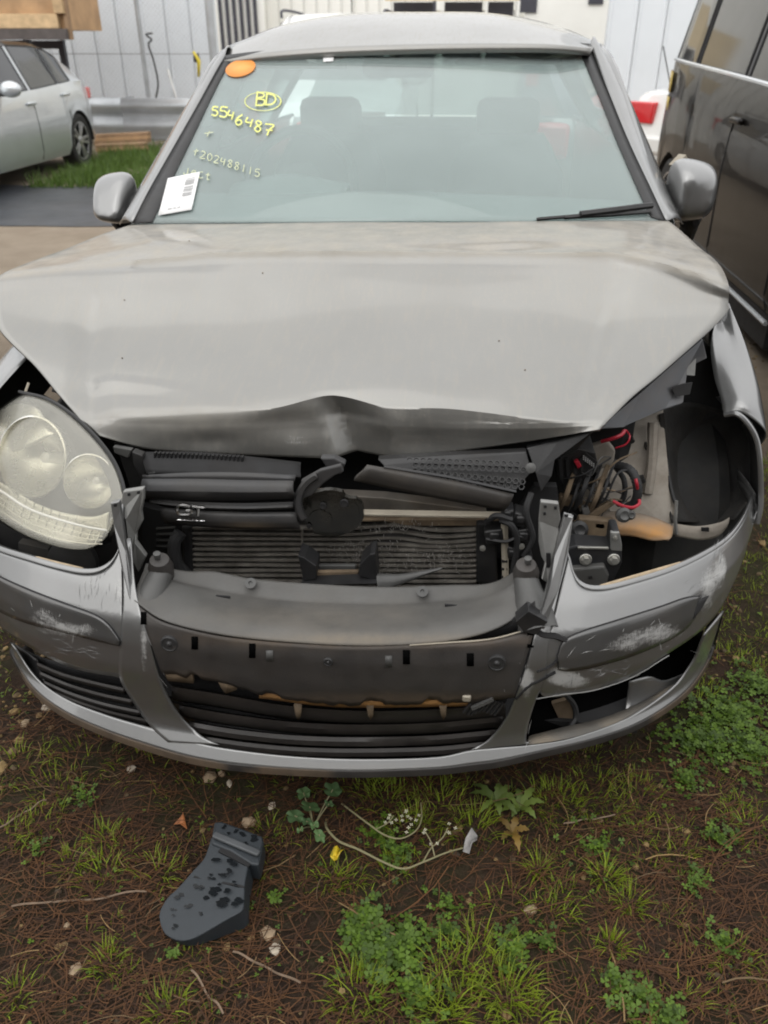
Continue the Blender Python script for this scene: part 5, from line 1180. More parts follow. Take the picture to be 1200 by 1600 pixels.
for k in range(3):
    MB().tube([LS(-.008)(*p) for p in cr([(-40, 752 + 10 * k), (0, 777 + 10 * k), (40, 803 + 10 * k), (80, 819 + 10 * k), (130, 833 + 8 * k), (160, 838 + 6 * k)], 30)], .0012, 5).build('lens_rib', SATIN, HL)
# behind / around the lamp
plate('lamp_carrier', [(-60, 790), (0, 818), (60, 850), (130, 862), (172, 850), (186, 800), (192, 880), (130, 900), (60, 885), (-60, 840)], .30, .02, MATTE, CAR)
plate('lamp_shelf', [(28, 848), (75, 858), (82, 880), (30, 872)], .24, .02, LINER, CAR)
MB().lathe([(.05, -.02), (.052, 0), (.04, .004), (.001, .004)], at(112, 880, .22), (0, -1, .2), 24).build('horn', BLACK, CAR)
plate('wing_inner', [(-40, 610), (20, 580), (45, 558), (80, 600), (60, 625), (20, 640), (-40, 660)], .60, .02, MATTE, CAR)
MB().tube([at(40, 612, .43), at(45, 598, .44)], .003, 5).build('lamp_stud', BEIGE, CAR)
plate('hinge_tab', [(84, 600), (98, 606), (92, 616), (80, 612)], .45, .01, GREYP, CAR)
plate('dark_filler', [(178, 690), (220, 705), (232, 740), (230, 780), (205, 770), (196, 740)], .36, .02, MATTE, CAR)
plate('lamp_tab', [(176, 698), (206, 703), (200, 716), (178, 708)], .33, .012, GREYP, CAR, .002)
plate('side_duct', [(206, 706), (222, 712), (228, 740), (222, 752), (208, 726)], .31, .02, BLACK, CAR, .002)
plate('side_filler', [(222, 790), (256, 800), (286, 822), (286, 900), (240, 880), (222, 850)], .36, .02, MATTE, CAR)
for k in range(4): MB().tube([at(245, 826 + k * 9, .34), at(275, 824 + k * 10, .33)], .004, 5).build('intake_bar', BLACK, CAR)

# ---- right cavity where the headlamp was
plate('inner_wing', [(930, 660), (985, 628), (1035, 612), (1040, 690), (1048, 760), (1060, 800), (1056, 838), (1010, 826), (960, 812), (905, 800), (905, 700)], [.62, .66, .70, .66, .60, .56, .54, .54, .56, .60, .62], .02, INNER, CAR, .004)
MB().tube(cr([at(1020, 660, .63), at(1018, 720, .60), at(1012, 770, .58)], 16), .012, 8).build('wing_swage', INNER, CAR)
rb = loft([P3([(902, 812, .50), (940, 800, .50), (985, 800, .50), (1022, 808, .50), (1052, 822, .49)]), P3([(900, 830, .46), (940, 822, .455), (985, 822, .45), (1022, 830, .45), (1050, 838, .45)]), P3([(898, 850, .45), (940, 838, .45), (985, 838, .445), (1020, 845, .44), (1045, 842, .44)])], 24, 10)
sheet('chassis_leg', rb, INNER, th=.006, attrs=dict(dust=lambda co: min(1, .15 + 1.1 * gauss(proj(co), (1005, 830), (45, 14)))))
plate('strut_bracket', [(905, 810), (960, 815), (960, 862), (905, 860), (888, 850)], .40, .02, BROWN, CAR, .003)
# felt liner of the wheel arch, curved
ln = loft([P3([(1032, 640, .72), (1070, 628, .78), (1120, 640, .80), (1165, 660, .74), (1180, 700, .66)]), P3([(1036, 700, .66), (1075, 690, .76), (1120, 690, .80), (1160, 705, .74), (1180, 730, .64)]), P3([(1042, 770, .60), (1080, 765, .70), (1120, 765, .74), (1150, 768, .70), (1172, 775, .62)]), P3([(1052, 818, .54), (1085, 816, .60), (1110, 818, .62), (1130, 815, .60), (1145, 810, .58)])], 30, 24)
for i in range(ln.shape[0]):
    for j in range(ln.shape[1]): ln[i, j] += np.array((0, .010 * noise.noise(tuple(ln[i, j] * 9)) + .004 * noise.noise(tuple(ln[i, j] * 34)), 0))
sheet('arch_liner', ln, LINER, th=.004, smooth=70)
MB().tube(cr([at(1034, 642, .70), at(1038, 705, .645), at(1050, 770, .585), at(1058, 790, .56)], 20), .005, 6).build('liner_edge', RUBBER, CAR)
slat('liner_foot', [(1054, 818, .53), (1090, 822, .54), (1125, 816, .55), (1140, 808, .56)], [(1056, 838, .52), (1095, 844, .53), (1122, 838, .54), (1136, 824, .55)], INNER, bulge=.004)
plate('liner_clip', [(1096, 825), (1108, 825), (1108, 831), (1096, 830)], .525, .004, MATTE, CAR, 0)
MB().tube([at(1057, 782, .535), at(1055, 812, .52), at(1057, 834, .515)], .004, 6).build('liner_seam', STEEL, CAR)
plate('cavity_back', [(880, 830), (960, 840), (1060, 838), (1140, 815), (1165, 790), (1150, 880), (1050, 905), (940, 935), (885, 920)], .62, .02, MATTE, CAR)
# upper wing rail and inner flange under the bonnet edge
plate('wing_rail', [(930, 672), (1000, 615), (1060, 562), (1098, 530), (1105, 560), (1075, 575), (1068, 630), (1040, 640), (1000, 655), (975, 668)], [.46, .54, .62, .68, .70, .66, .60, .57, .53, .49], .02, pm('dark_grey_rail', (.085, .09, .10), .5, .3, .3, .15, 10, grime=.3), CAR, .003)
plate('hinge_plate', [(1056, 556), (1088, 560), (1086, 588), (1058, 586)], [.655, .675, .665, .645], .006, STEEL, CAR, .002)
plate('rail_hole', [(1050, 606), (1068, 600), (1082, 598), (1078, 616), (1056, 620)], [.585, .60, .61, .60, .585], .004, MATTE, CAR, 0)
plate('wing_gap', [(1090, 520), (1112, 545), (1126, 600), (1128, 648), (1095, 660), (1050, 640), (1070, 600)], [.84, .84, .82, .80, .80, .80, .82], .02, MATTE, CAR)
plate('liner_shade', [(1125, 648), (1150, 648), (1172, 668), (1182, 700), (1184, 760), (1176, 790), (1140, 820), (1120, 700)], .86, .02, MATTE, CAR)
# clutter: battery box, hoses, cables, wire bundles
bat = plate('battery_box', [(868, 716), (905, 700), (930, 706), (936, 732), (930, 762), (885, 770), (870, 745)], [.46] * 7, .10, BLACK, CAR, .004)
for k in range(4): plate('box_rib', [(872 + k * 11, 718), (877 + k * 11, 716), (880 + k * 11, 752), (875 + k * 11, 752)], .455, .01, MATTE, bat, .001)
lb_ = plate('warning_label', [(909, 712), (916, 708), (934, 722), (928, 731)], .452, .003, BLACK, bat, 0)
m = MB()
for r_ in range(3):
    for k in range(6):
        a = np.array((911.5 + k * 3.1 - r_ * .1, 711 + k * 2.4 + r_ * 2.6)); m.add([at(*(a + d), .4505) for d in ((0, 0), (1.9, 1.4), (1.5, 2.9), (-.4, 1.5))], [(0, 1, 2, 3)])
m.build('label_print', PRINT, lb_, smooth=0)
plate('red_cap', [(897, 722), (903, 720), (909, 729), (903, 732)], .445, .012, REDW, bat, .001)
MB().tube(cr([at(940, 690, .45), at(955, 686, .44), at(970, 680, .44), at(976, 673, .46)], 20), .0040, 7).build('red_cable', REDW, CAR)
MB().tube(cr([at(978, 672, .47), at(984, 682, .45), at(978, 694, .445), at(962, 700, .45)], 20), .0020, 7).build('red_cable', REDW, CAR)
MB().tube(cr([at(958, 783, .42), at(972, 790, .41), at(988, 793, .41), at(998, 788, .42), at(999, 781, .43)], 20), .0036, 7).build('red_cable', REDW, CAR)
MB().tube(cr([at(993, 748, .43), at(995, 756, .425), at(996, 763, .43)], 10), .0036, 7).build('red_cable', REDW, CAR)
for L, r in (([(960, 726, .50), (985, 735, .47), (996, 760, .45), (992, 785, .45), (975, 795, .47)], .010), ([(962, 730, .52), (975, 750, .49), (975, 775, .48), (965, 790, .48)], .006)):
    C = cr(P3(L), 60); MB().tube(C, [r * (1 + .06 * math.sin(i * 2.1)) for i in range(60)], 10).build('corrugated_hose', RUBBER, CAR)
for k in range(6):
    x0, y0 = 872 + k * 12 + 8 * noise.noise((k * 3.1, 0, 5)), 800 + 6 * math.sin(k * 2.2); L = [(x0, y0, .44), (x0 + 12 + 6 * noise.noise((k, 1, 0)), y0 - 25, .42), (x0 + 20, y0 - 48 + 20 * noise.noise((k, 3, 0)), .44), (x0 + 30 + 40 * noise.noise((k, 7, 2)), y0 - 75, .50)]
    MB().tube(cr(P3(L), 20), .0032 if k % 2 else .0055, 6).build('wire_loom', RUBBER if k % 4 else BROWN, CAR)
plate('cross_brace', [(875, 775), (950, 790), (948, 800), (872, 790)], .47, .02, BROWN, CAR, .003)
plate('cross_brace', [(890, 822), (955, 782), (962, 788), (900, 832)], .43, .012, BROWN, CAR, .003)
plate('loom_clip', [(918, 700), (950, 690), (962, 705), (958, 730), (930, 735)], .52, .02, INNER, CAR, .004)
for x, y, r in ((905, 828, .020), (885, 840, .013), (920, 845, .012), (975, 805, .016), (986, 805, .010)):
    MB().lathe([(r * .6, -.02), (r, -.008), (r, 0), (r * .6, .006), (r * .3, .003)], at(x, y, .385), (.1, -.9, .4), 14).build('connector', GREYP if r < .018 else BLACK, CAR)
for k in range(5): MB().tube(cr(P3([(885 + k * 4, 832, .38), (892 + k * 6, 845 + 3 * k, .365), (902 + k * 2, 856, .37)]), 12), .0025, 5).build('wire', BROWN if k % 2 else RUBBER, CAR)
r9 = np.random.default_rng(21)
for k in range(12):             # thin loose wires strung across the bay
    x0, y0 = r9.uniform(868, 930), r9.uniform(735, 815); dx_, dy_ = r9.uniform(35, 95), r9.uniform(-55, 25)
    L = [(x0, y0, .45), (x0 + dx_ * .35 + r9.normal(0, 6), y0 + dy_ * .3 + r9.uniform(2, 14), .43), (x0 + dx_ * .7 + r9.normal(0, 6), y0 + dy_ * .75 + r9.normal(0, 8), .44), (x0 + dx_, y0 + dy_, .50)]
    MB().tube(cr(P3(L), 20), r9.uniform(.0012, .0026), 5).build('wire', (RUBBER, RUBBER, BROWN, GREYP)[k % 4], CAR)
for x, y, w_, h_, Y in ((928, 742, 16, 12, .46), (946, 758, 20, 9, .45), (905, 782, 14, 16, .44), (1004, 752, 11, 9, .55), (938, 822, 18, 10, .40), (916, 800, 12, 12, .42), (1012, 700, 7, 10, .61), (988, 690, 9, 7, .60)):
    a = r9.uniform(-.5, .5); q_ = [(x + math.cos(a) * u * w_ / 2 - math.sin(a) * v * h_ / 2, y + math.sin(a) * u * w_ / 2 + math.cos(a) * v * h_ / 2) for u, v in ((-1, -.8), (.7, -1), (1, .6), (.2, 1), (-.9, .8))]
    plate('wire_clip', q_, Y, .02, BLACK if y < 780 else GREYP, CAR, .002)
plate('wing_stain', [(1030, 648), (1038, 646), (1046, 720), (1054, 790), (1046, 792), (1036, 722)], [.665, .665, .64, .575, .58, .645], .006, LINER, CAR, .001)
# bumper mount with two bolts
mt_ = plate('bumper_mount', [(884, 858), (900, 853), (952, 857), (956, 830), (968, 830), (972, 850), (972, 880), (968, 890), (955, 915), (905, 915), (886, 895)], [.30] * 11, .05, pm('black_mount', (.022, .023, .026), .45, .2, 0, .2, 12, grime=.4, grimec=(.06, .055, .05)), CAR, .004)
plate('mount_plate', [(954, 832), (968, 832), (972, 852), (972, 862), (954, 860)], .297, .01, STEEL, mt_, .002)
plate('mount_edge', [(903, 855), (951, 856), (951, 859), (903, 858)], .294, .006, BOLT, mt_, .001)
plate('mount_step', [(892, 890), (945, 885), (952, 900), (948, 916), (900, 916)], [.285] * 5, .02, GREYP, mt_, .004)
for x, y in ((915, 874), (959, 874)):
    c = at(x, y, .297); o = MB().lathe([(.0125, -.004), (.0125, .002), (.0115, .003)], c, (0, -1, .15), 22).build('flange_bolt', BOLT, mt_)
    MB().lathe([(.0085, .002), (.0085, .009), (.0075, .0105), (.001, .0105)], c, (0, -1, .15), 6).build('bolt_head', BOLT, o)
MB().lathe([(.005, 0), (.005, .004), (.001, .005)], at(961, 840, .295), (0, -1, .1), 6).build('bolt', BOLT, mt_)
plate('mount_hole', [(919, 901), (925, 900), (926, 904), (920, 905)], .283, .003, MATTE, mt_, 0)
# headlamp gap wall behind right post, slam panel end
plate('slam_end', [(822, 700), (870, 690), (930, 672), (905, 700), (868, 716), (862, 745), (845, 770), (838, 740)], [.36, .36, .37, .38, .37, .35, .33, .33], .02, BLACK, CAR, .003)
plate('side_filler', [(835, 760), (870, 760), (880, 850), (850, 900), (800, 910), (790, 830), (815, 790)], .36, .02, MATTE, CAR)
# ================================================================== THINGS LYING ON THE GROUND
def gp(px, py, dz=0.0):
    p = onz(px, py, 0.0); return np.array([p[0], p[1], gz(p[0], p[1]) + dz])
# black plastic trim piece
TR = pm('wet_black_trim', (.026, .032, .038), .50, 0, 0, .1, 14, bump=.35, bs=500)
WET = pm('water_bead', (.012, .014, .016), .08, 0, .8, .1, 30)
tc = gp(330, 1390); trim = empty('broken_trim_piece', tc, 0, 'black foot shaped plastic trim piece lying wet in front of the bumper', 'car part')
def tp(px, py, z): return onz(px, py, z) - tc
outl = [(248, 1432), (251, 1420), (262, 1402), (279, 1386), (300, 1362), (318, 1342), (326, 1322), (330, 1308), (392, 1330), (388, 1352), (383, 1378), (381, 1416), (376, 1424), (345, 1442), (318, 1458), (300, 1467), (281, 1470), (262, 1463), (252, 1450)]
def ztop(x, y): return .016 + .040 * min(1, max(0, (x - 252 + (1440 - y) * .35) / 125))
outl = [tuple(p) for p in cr(outl[:7], 26)] + outl[7:11] + [tuple(p) for p in cr(outl[11:] + [outl[0]], 30)][:-1]
zt = [ztop(x, y) for x, y in outl]
top = [tp(x, y, z) for (x, y), z in zip(outl, zt)]
m = MB(); n = len(top); lowr = [p + np.array((.004, .004, -(zt[i] - .003))) for i, p in enumerate(top)]
m.add(np.vstack([top, lowr]), [tuple(range(n))] + [(i, (i + 1) % n, n + (i + 1) % n, n + i) for i in range(n)])
tbody = m.build('trim_body', TR, trim, bevel=.002, smooth=30)
e2_ = [(332, 1300), (335, 1284), (346, 1283), (372, 1292), (410, 1306), (412, 1316), (407, 1340), (404, 1352), (392, 1350), (360, 1330), (330, 1318)]
MB().prism([tp(x, y, .062 if y < 1312 else .059) for x, y in e2_], (0, .003, -.05)).build('trim_lip', TR, trim, bevel=.004, smooth=30)
MB().bar(tp(334, 1304, .066), tp(405, 1334, .066), .014, .008).build('trim_ridge', pm('worn_trim', (.075, .08, .085), .5), trim, bevel=.003)
MB().bar(tp(345, 1326, ztop(345, 1326)), tp(392, 1350, ztop(392, 1350)), .016, .003).build('trim_recess', MATTE, trim)
MB().bar(tp(303, 1370, ztop(303, 1370)), tp(382, 1386, ztop(382, 1386)), .004, .0016).build('trim_step', MATTE, trim)
wm = MB()
for x, y, r in ((340,1345,5),(358,1348,8),(345,1368,4),(352,1366,3),(330,1372,5),(316,1386,5),(306,1384,4),(336,1396,9),(350,1412,10),(370,1410,9),(352,1390,6),(322,1402,5),(296,1416,5),(281,1400,5),(312,1427,3),(272,1424,5),(272,1448,5),(358,1360,4),(330,1290,3),(352,1292,3),(360,1300,3),(368,1298,3),(376,1304,4),(395,1312,5),(385,1318,3),(366,1380,4),(342,1380,3),(330,1388,4)):
    z = ztop(x, y) + .0012 if y > 1318 else .0628
    for q in range(3):
        ox, oy = rng.normal(0, r * .5, 2); rr = r * rng.uniform(.4, .8)
        wm.add([tp(x + ox + rr * 1.3 * math.cos(t) * (1 + .3 * math.sin(3 * t + q)), y + oy + rr * .8 * math.sin(t), z + .0006 + .0003 * q) for t in np.linspace(0, 2 * math.pi, 11)[:-1]], [tuple(range(10))])
w_ = wm.build('water_drops', WET, trim, smooth=0); w_['kind'] = 'stuff'

# ---- generic generators for growing and dead matter (numpy heaps)
class Heap:
    def __init__(s): s.V = []; s.F = []; s.T = []; s.n = 0
    def strip(s, C, W, tone):
        """C k x 3 centre line, W k half-width vectors"""
        k = len(C); o = s.n
        for i in range(k): s.V.append(C[i] - W[i]); s.V.append(C[i] + W[i])
        s.n += 2 * k; s.T += [tone] * (2 * k)
        for i in range(k - 1): s.F.append((o + 2 * i, o + 2 * i + 1, o + 2 * i + 3, o + 2 * i + 2))
    def poly(s, P, tone):
        o = s.n; s.V += list(P); s.n += len(P); s.T += [tone] * len(P); s.F.append(tuple(range(o, o + len(P))))
    def solid(s, P, F, tone):
        o = s.n; s.V += list(P); s.n += len(P); s.T += [tone] * len(P); s.F += [tuple(i + o for i in f) for f in F]
    def build(s, name, mat, kind='stuff', parent=None, smooth=True):
        me = bpy.data.meshes.new(name); me.from_pydata([tuple(map(float, v)) for v in s.V], [], s.F); me.update()
        a = me.attributes.new('tone', 'FLOAT', 'POINT'); a.data.foreach_set('value', np.array(s.T, dtype=np.float32))
        me.materials.append(mat); me.polygons.foreach_set('use_smooth', [smooth] * len(me.polygons))
        o = bpy.data.objects.new(name, me); COL.objects.link(o); o.parent = parent
        if kind: o['kind'] = kind
        return o
GRASSM = leafm('grass_blade', (.15, .21, .018), .55); GRASSF = leafm('far_grass', (.085, .15, .035), .4)
CLOV = leafm('clover_leaf', (.075, .135, .022), .5); NEED = leafm('dead_needles', (.075, .036, .021), .55, .05, .8)
STRAW = leafm('pale_straw', (.19, .13, .075), .4, .1, .7); PEB = pm('pebbles', (.22, .17, .12), .85, 0, 0, .5, 40)
def blade(h, x, y, L, wd, ang, lean, tone, z0=None):
    z0 = gz(x, y) if z0 is None else z0
    d = np.array((math.cos(ang), math.sin(ang), 0)); sdv = np.array((-d[1], d[0], 0)); C = []; W = []
    for i in range(4):
        t = i / 3; b_ = lean * t; C.append(np.array((x, y, z0 - .003)) + d * L * t * math.sin(b_ * .8 + .08) + np.array((0, 0, L * t * math.cos(b_ * .8))))
        W.append(sdv * wd / 2 * (1 - t * .92))
    h.strip(C, W, tone)
def under_ok(x, y): return True
def tuft(h, x, y, n, L, spread, wd=.0028, tone=(.2, 1)):
    for _ in range(n):
        a = rng.uniform(0, 2 * math.pi); r = spread * math.sqrt(rng.uniform()); 
        blade(h, x + r * math.cos(a), y + r * math.sin(a), L * rng.uniform(.45, 1.1), wd * rng.uniform(.6, 1.2), a + rng.normal(0, .5), rng.uniform(.3, 1.45), rng.uniform(*tone))
gh = Heap()
for px, py, n, L, sp in ((840,1362,55,.05,.02),(945,1372,60,.055,.025),(985,1410,60,.05,.025),(958,1478,50,.045,.02),(165,1310,40,.05,.03),(155,1365,55,.05,.04),(250,1360,40,.05,.04),(110,1350,40,.04,.03),(170,1505,60,.045,.025),(265,1585,50,.05,.03),
                         (880,1400,40,.04,.03),(700,1530,90,.06,.05),(750,1500,90,.06,.05),(790,1540,80,.06,.05),(680,1580,90,.06,.05),(720,1590,80,.06,.05),(560,1560,60,.06,.04),(820,1590,60,.05,.04),(520,1370,40,.05,.03),(545,1375,40,.05,.03),(640,1300,70,.05,.05),(690,1270,80,.05,.06),(740,1300,70,.05,.05),(600,1260,70,.05,.06),(650,1240,80,.05,.08),(560,1240,60,.05,.07),(790,1420,40,.045,.04),(860,1430,40,.045,.04),
                         (1060,1330,40,.04,.04),(930,1240,80,.045,.07),(1000,1240,60,.04,.06),(860,1260,60,.045,.06),(1150,1490,40,.04,.03),(1060,1560,40,.04,.04),(60,1290,60,.045,.05),(30,1200,70,.045,.07),(90,1230,60,.04,.06),(10,1310,50,.045,.04),(130,1190,60,.04,.08),(240,1200,50,.04,.08),(180,1330,40,.04,.05),(20,1560,40,.045,.03),(1170,1290,60,.045,.06),(990,1570,40,.04,.03),(790,1560,60,.06,.04),(880,1250,60,.04,.06),(620,1360,50,.04,.03),(560,1540,60,.055,.04),(360,1200,50,.035,.08),(450,1225,50,.035,.08),(420,1300,30,.04,.03),(1150,1050,80,.04,.09),(1180,1000,60,.035,.1),(1100,1100,80,.04,.08),(0,1090,40,.04,.09)):
    p = onz(px, py, 0); tuft(gh, p[0], p[1], int(n * 1.1), L * .85, sp * 1.1, .0034)
k = 0
while k < 23000:
    x, y = rng.uniform(-1.7, 1.9), rng.uniform(-.75, 1.9)
    dn = noise.noise((x * 1.7 + 3, y * 1.7, 7)) * .6 + noise.noise((x * 5, y * 5, 2)) * .5 + (.30 if x > .05 else -.14)
    if dn < rng.uniform(.02, .75): 
        k += .25; continue
    tuft(gh, x, y, 6, .028, .022, .0024); k += 6
gh.build('grass', GRASSM)
ch = Heap()
def clover(x, y, s, z):
    a0 = rng.uniform(0, 6.28); tilt = rng.normal(0, .25, 2); tone = rng.uniform(0, 1)
    for j in range(3):
        a = a0 + j * 2.094; P = []
        for u, v in ((0, 0), (.45, .42), (.85, .5), (1.05, .25), (.9, 0), (1.05, -.25), (.85, -.5), (.45, -.42)):
            dx, dy = (u * math.cos(a) - v * math.sin(a)) * s, (u * math.sin(a) + v * math.cos(a)) * s
            P.append((x + dx, y + dy, z + dx * tilt[0] + dy * tilt[1] + .15 * s * abs(v)))
        ch.poly(P, tone)
for px, py, n, sp, s in ((1140,1120,420,.13,.0085),(1110,1160,260,.10,.008),(1170,1180,200,.10,.008),(1190,1080,200,.10,.008),(1070,1220,90,.05,.008),(560,1470,120,.045,.010),(600,1500,150,.05,.010),(575,1440,60,.03,.010),(640,1480,80,.04,.009),(800,1490,90,.04,.009),(650,1550,110,.045,.009),(700,1460,60,.03,.008),(1000,1560,60,.04,.008),(1040,1590,60,.04,.008),(620,1340,90,.05,.007),(590,1310,60,.04,.007),(930,1330,60,.05,.007),(1120,1310,80,.05,.007),(1130,1470,50,.03,.007),(960,1540,40,.03,.008),(430,1405,12,.012,.008),(1090,1380,40,.04,.007),(850,1480,30,.03,.007),(60,1330,30,.04,.006),(130,1250,40,.05,.006),(270,1495,16,.012,.006),(1080,1160,160,.08,.008),(700,1420,40,.04,.007)):
    p = onz(px, py, 0)
    for _ in range(n):
        a = rng.uniform(0, 6.28); r = sp * abs(rng.normal(0, .6)); x, y = p[0] + r * math.cos(a), p[1] + r * math.sin(a)
        clover(x, y, s * rng.uniform(.55, 1.15), gz(x, y) + rng.uniform(.004, .024))
for _ in range(3600):
    x, y = rng.uniform(-1.4, 1.7), rng.uniform(-.7, 1.4)
    if noise.noise((x * 2, y * 2, 9)) + .25 * noise.noise((x * 9, y * 9, 1)) > .0: clover(x, y, rng.uniform(.002, .0055), gz(x, y) + rng.uniform(.002, .012))
ch.build('clover', CLOV)
nh = Heap(); sh = Heap()
def litter(h, n, Lr, wd, zr, box, dens=None):
    k = 0
    while k < n:
        x, y = rng.uniform(box[0], box[1]), rng.uniform(box[2], box[3])
        if dens and rng.uniform() > dens(x, y): k += .2; continue
        L = rng.uniform(*Lr); a = rng.uniform(0, 6.28) if rng.uniform() < .6 else rng.normal(.5, .6); c_ = rng.normal(0, .45); C = []; z0 = rng.uniform(*zr); tz = rng.normal(0, .09)
        for i in range(6):
            t = i / 5 - .5; aa = a + c_ * t; C.append((x + L * t * math.cos(aa), y + L * t * math.sin(aa), 0))
        C = np.array([(p[0], p[1], gz(p[0], p[1]) + z0 + tz * L * (i / 5 - .5) ) for i, p in enumerate(C)]); W = []
        for i in range(6):
            t = C[min(i + 1, 5)] - C[max(i - 1, 0)]; nn = np.array((-t[1], t[0], 0)); nn /= np.linalg.norm(nn) + 1e-9; W.append(nn * wd * rng.uniform(.7, 1.2) / 2)
        h.strip(C, W, rng.uniform(0, 1)); k += 1
dn_ = lambda x, y: .35 + .65 * max(0, min(1, .5 + 1.4 * noise.noise((x * 2.2, y * 2.2, 4)) + .35 * (y < 0) - .3 * (x > .5)))
litter(nh, 14000, (.025, .10), .0014, (.001, .014), (-1.1, 1.3, -.72, .30), dn_)
litter(nh, 2600, (.03, .10), .0018, (.001, .010), (-1.7, 1.8, .3, 1.8), dn_)
litter(nh, 110, (.10, .26), .0020, (.004, .018), (-1.0, 1.2, -.72, .35))
nh.build('dead_needles', NEED)
litter(sh, 260, (.03, .10), .0014, (.005, .018), (-1.0, 1.2, -.72, .4), dn_); litter(sh, 14, (.10, .2), .0028, (.006, .02), (-1.0, 1.2, -.72, .3)); sh.build('dry_straw', STRAW)
# gravel
ico = [(0, 0, 1), (.89, 0, .45), (.28, .85, .45), (-.72, .53, .45), (-.72, -.53, .45), (.28, -.85, .45), (.72, .53, -.45), (-.28, .85, -.45), (-.89, 0, -.45), (-.28, -.85, -.45), (.72, -.53, -.45), (0, 0, -1)]
icf = [(0,1,2),(0,2,3),(0,3,4),(0,4,5),(0,5,1),(1,6,2),(2,7,3),(3,8,4),(4,9,5),(5,10,1),(2,6,7),(3,7,8),(4,8,9),(5,9,10),(1,10,6),(6,11,7),(7,11,8),(8,11,9),(9,11,10),(10,11,6)]
def pebble(h, x, y, r):
    sc = np.array((rng.uniform(.7, 1.3), rng.uniform(.7, 1.3), rng.uniform(.5, .8))) * r; a = rng.uniform(0, 6.28); ca, sa = math.cos(a), math.sin(a)
    P = [np.array(v) * (1 + rng.normal(0, .12)) * sc for v in ico]; P = [(x + p[0] * ca - p[1] * sa, y + p[0] * sa + p[1] * ca, gz(x, y) + p[2] + r * .15) for p in P]
    h.solid(P, icf, rng.uniform(0, 1))
PEBM = leafm('pebble', (.15, .11, .075), .6, 0.0, .85); pbh = Heap()
for _ in range(800):
    x, y = rng.uniform(-1.2, 1.4), rng.uniform(-.7, .9); pebble(pbh, x, y, abs(rng.normal(0, .0035)) + .0018)
for _ in range(900):
    x, y = rng.uniform(-1.8, -.75), rng.uniform(.0, 1.5); pebble(pbh, x, y, abs(rng.normal(0, .006)) + .003)
for _ in range(900):
    x, y = rng.uniform(.8, 2.2), rng.uniform(.1, 3.4); pebble(pbh, x, y, abs(rng.normal(0, .005)) + .003)
pbh.build('gravel', PEBM, smooth=False)
STONE = pm('tan_stone', (.30, .22, .14), .85, 0, 0, .3, 30, bump=.6, bs=120); STONEW = pm('pale_stone', (.42, .36, .28), .85, 0, 0, .25, 30, bump=.6, bs=120)
for px, py, r, mt, lab in ((328,1213,.016,STONE,'tan stone just under the lower lip of the bumper'),(346,1208,.010,STONE,'smaller tan stone touching the bigger one under the bumper lip'),(388,1281,.019,STONE,'brown stone just above the end of the black trim piece'),(424,1256,.010,STONEW,'pale flat stone chip right of the black trim piece'),(358,1222,.009,STONEW,'pale pebble right of the two tan stones under the bumper'),
                           (117,1515,.014,STONE,'rounded tan stone in the dirt at the lower left'),(418,1458,.014,STONE,'brown stone in the needles right of the black trim piece'),(430,1482,.010,STONEW,'whitish stone below the brown one in the dead needles'),(206,1207,.011,STONEW,'pale stone in the weeds under the left of the bumper'),(40,1135,.016,STONE,'tan stone at the left edge below the fog grille'),(73,1107,.014,STONEW,'light stone under the left end of the bumper'),(828,1424,.012,STONE,'tan stone in bare dirt left of the grass tufts'),(104,1445,.008,STONE,'small reddish stone left of the black trim piece')):
    p = gp(px, py); h = Heap(); pebble(h, p[0], p[1], r)
    V = np.array(h.V); V -= p; me = MB().add(V, h.F).build('stone', mt, None, 0, sub=0); me.location = p; tag(me, lab, 'stone', 'single stones on the dirt')
# ---- leaves, flower, weeds, stems
def flat_leaf(name, px, mat, lab, cat, dz=.008, curl=.006):
    c = np.mean(np.array([gp(*p) for p in px]), 0); P = [gp(*p) for p in px]
    P = [p - c + (0, 0, dz + curl * (i % 3)) for i, p in enumerate(P)]; o = MB().add(P + [np.array((0, 0, dz))], [(i, (i + 1) % len(P), len(P)) for i in range(len(P))]).build(name, mat, None, solid=.0008)
    o.location = c; return tag(o, lab, cat)
OLEAF = pm('orange_leaf', (.36, .13, .045), .6, 0, 0, .3, 60); YLEAF = pm('yellow_leaf', (.62, .45, .02), .5, 0, 0, .2, 60); GLEAF = pm('grey_leaf', (.30, .29, .28), .7, 0, 0, .3, 60)
flat_leaf('dead_leaf', [(271, 1288), (284, 1277), (287, 1275), (290, 1285), (293, 1299), (283, 1294)], OLEAF, 'small orange dead leaf beside the top of the black trim piece', 'leaf')
flat_leaf('yellow_petal', [(516, 1340), (522, 1333), (527, 1336), (532, 1333), (537, 1338), (533, 1345), (527, 1348), (523, 1355), (517, 1352)], YLEAF, 'bright yellow fallen leaf in front of the bumper', 'leaf', .014, .01)
flat_leaf('grey_scrap', [(722, 1345), (726, 1330), (735, 1320), (745, 1321), (743, 1332), (736, 1340), (732, 1348)], GLEAF, 'grey crumpled leaf at the tip of the long pale stem', 'leaf', .02, .012)
MALL = leafm('mallow_leaf', (.085, .155, .07), .25, .2); STEM = leafm('pale_stem', (.34, .31, .17), .3, .05, .6)
ml = empty('mallow_weed', gp(490, 1290), 0, 'weed with rounded lobed grey green leaves at the bare dirt edge', 'plant')
m0 = gp(490, 1290)
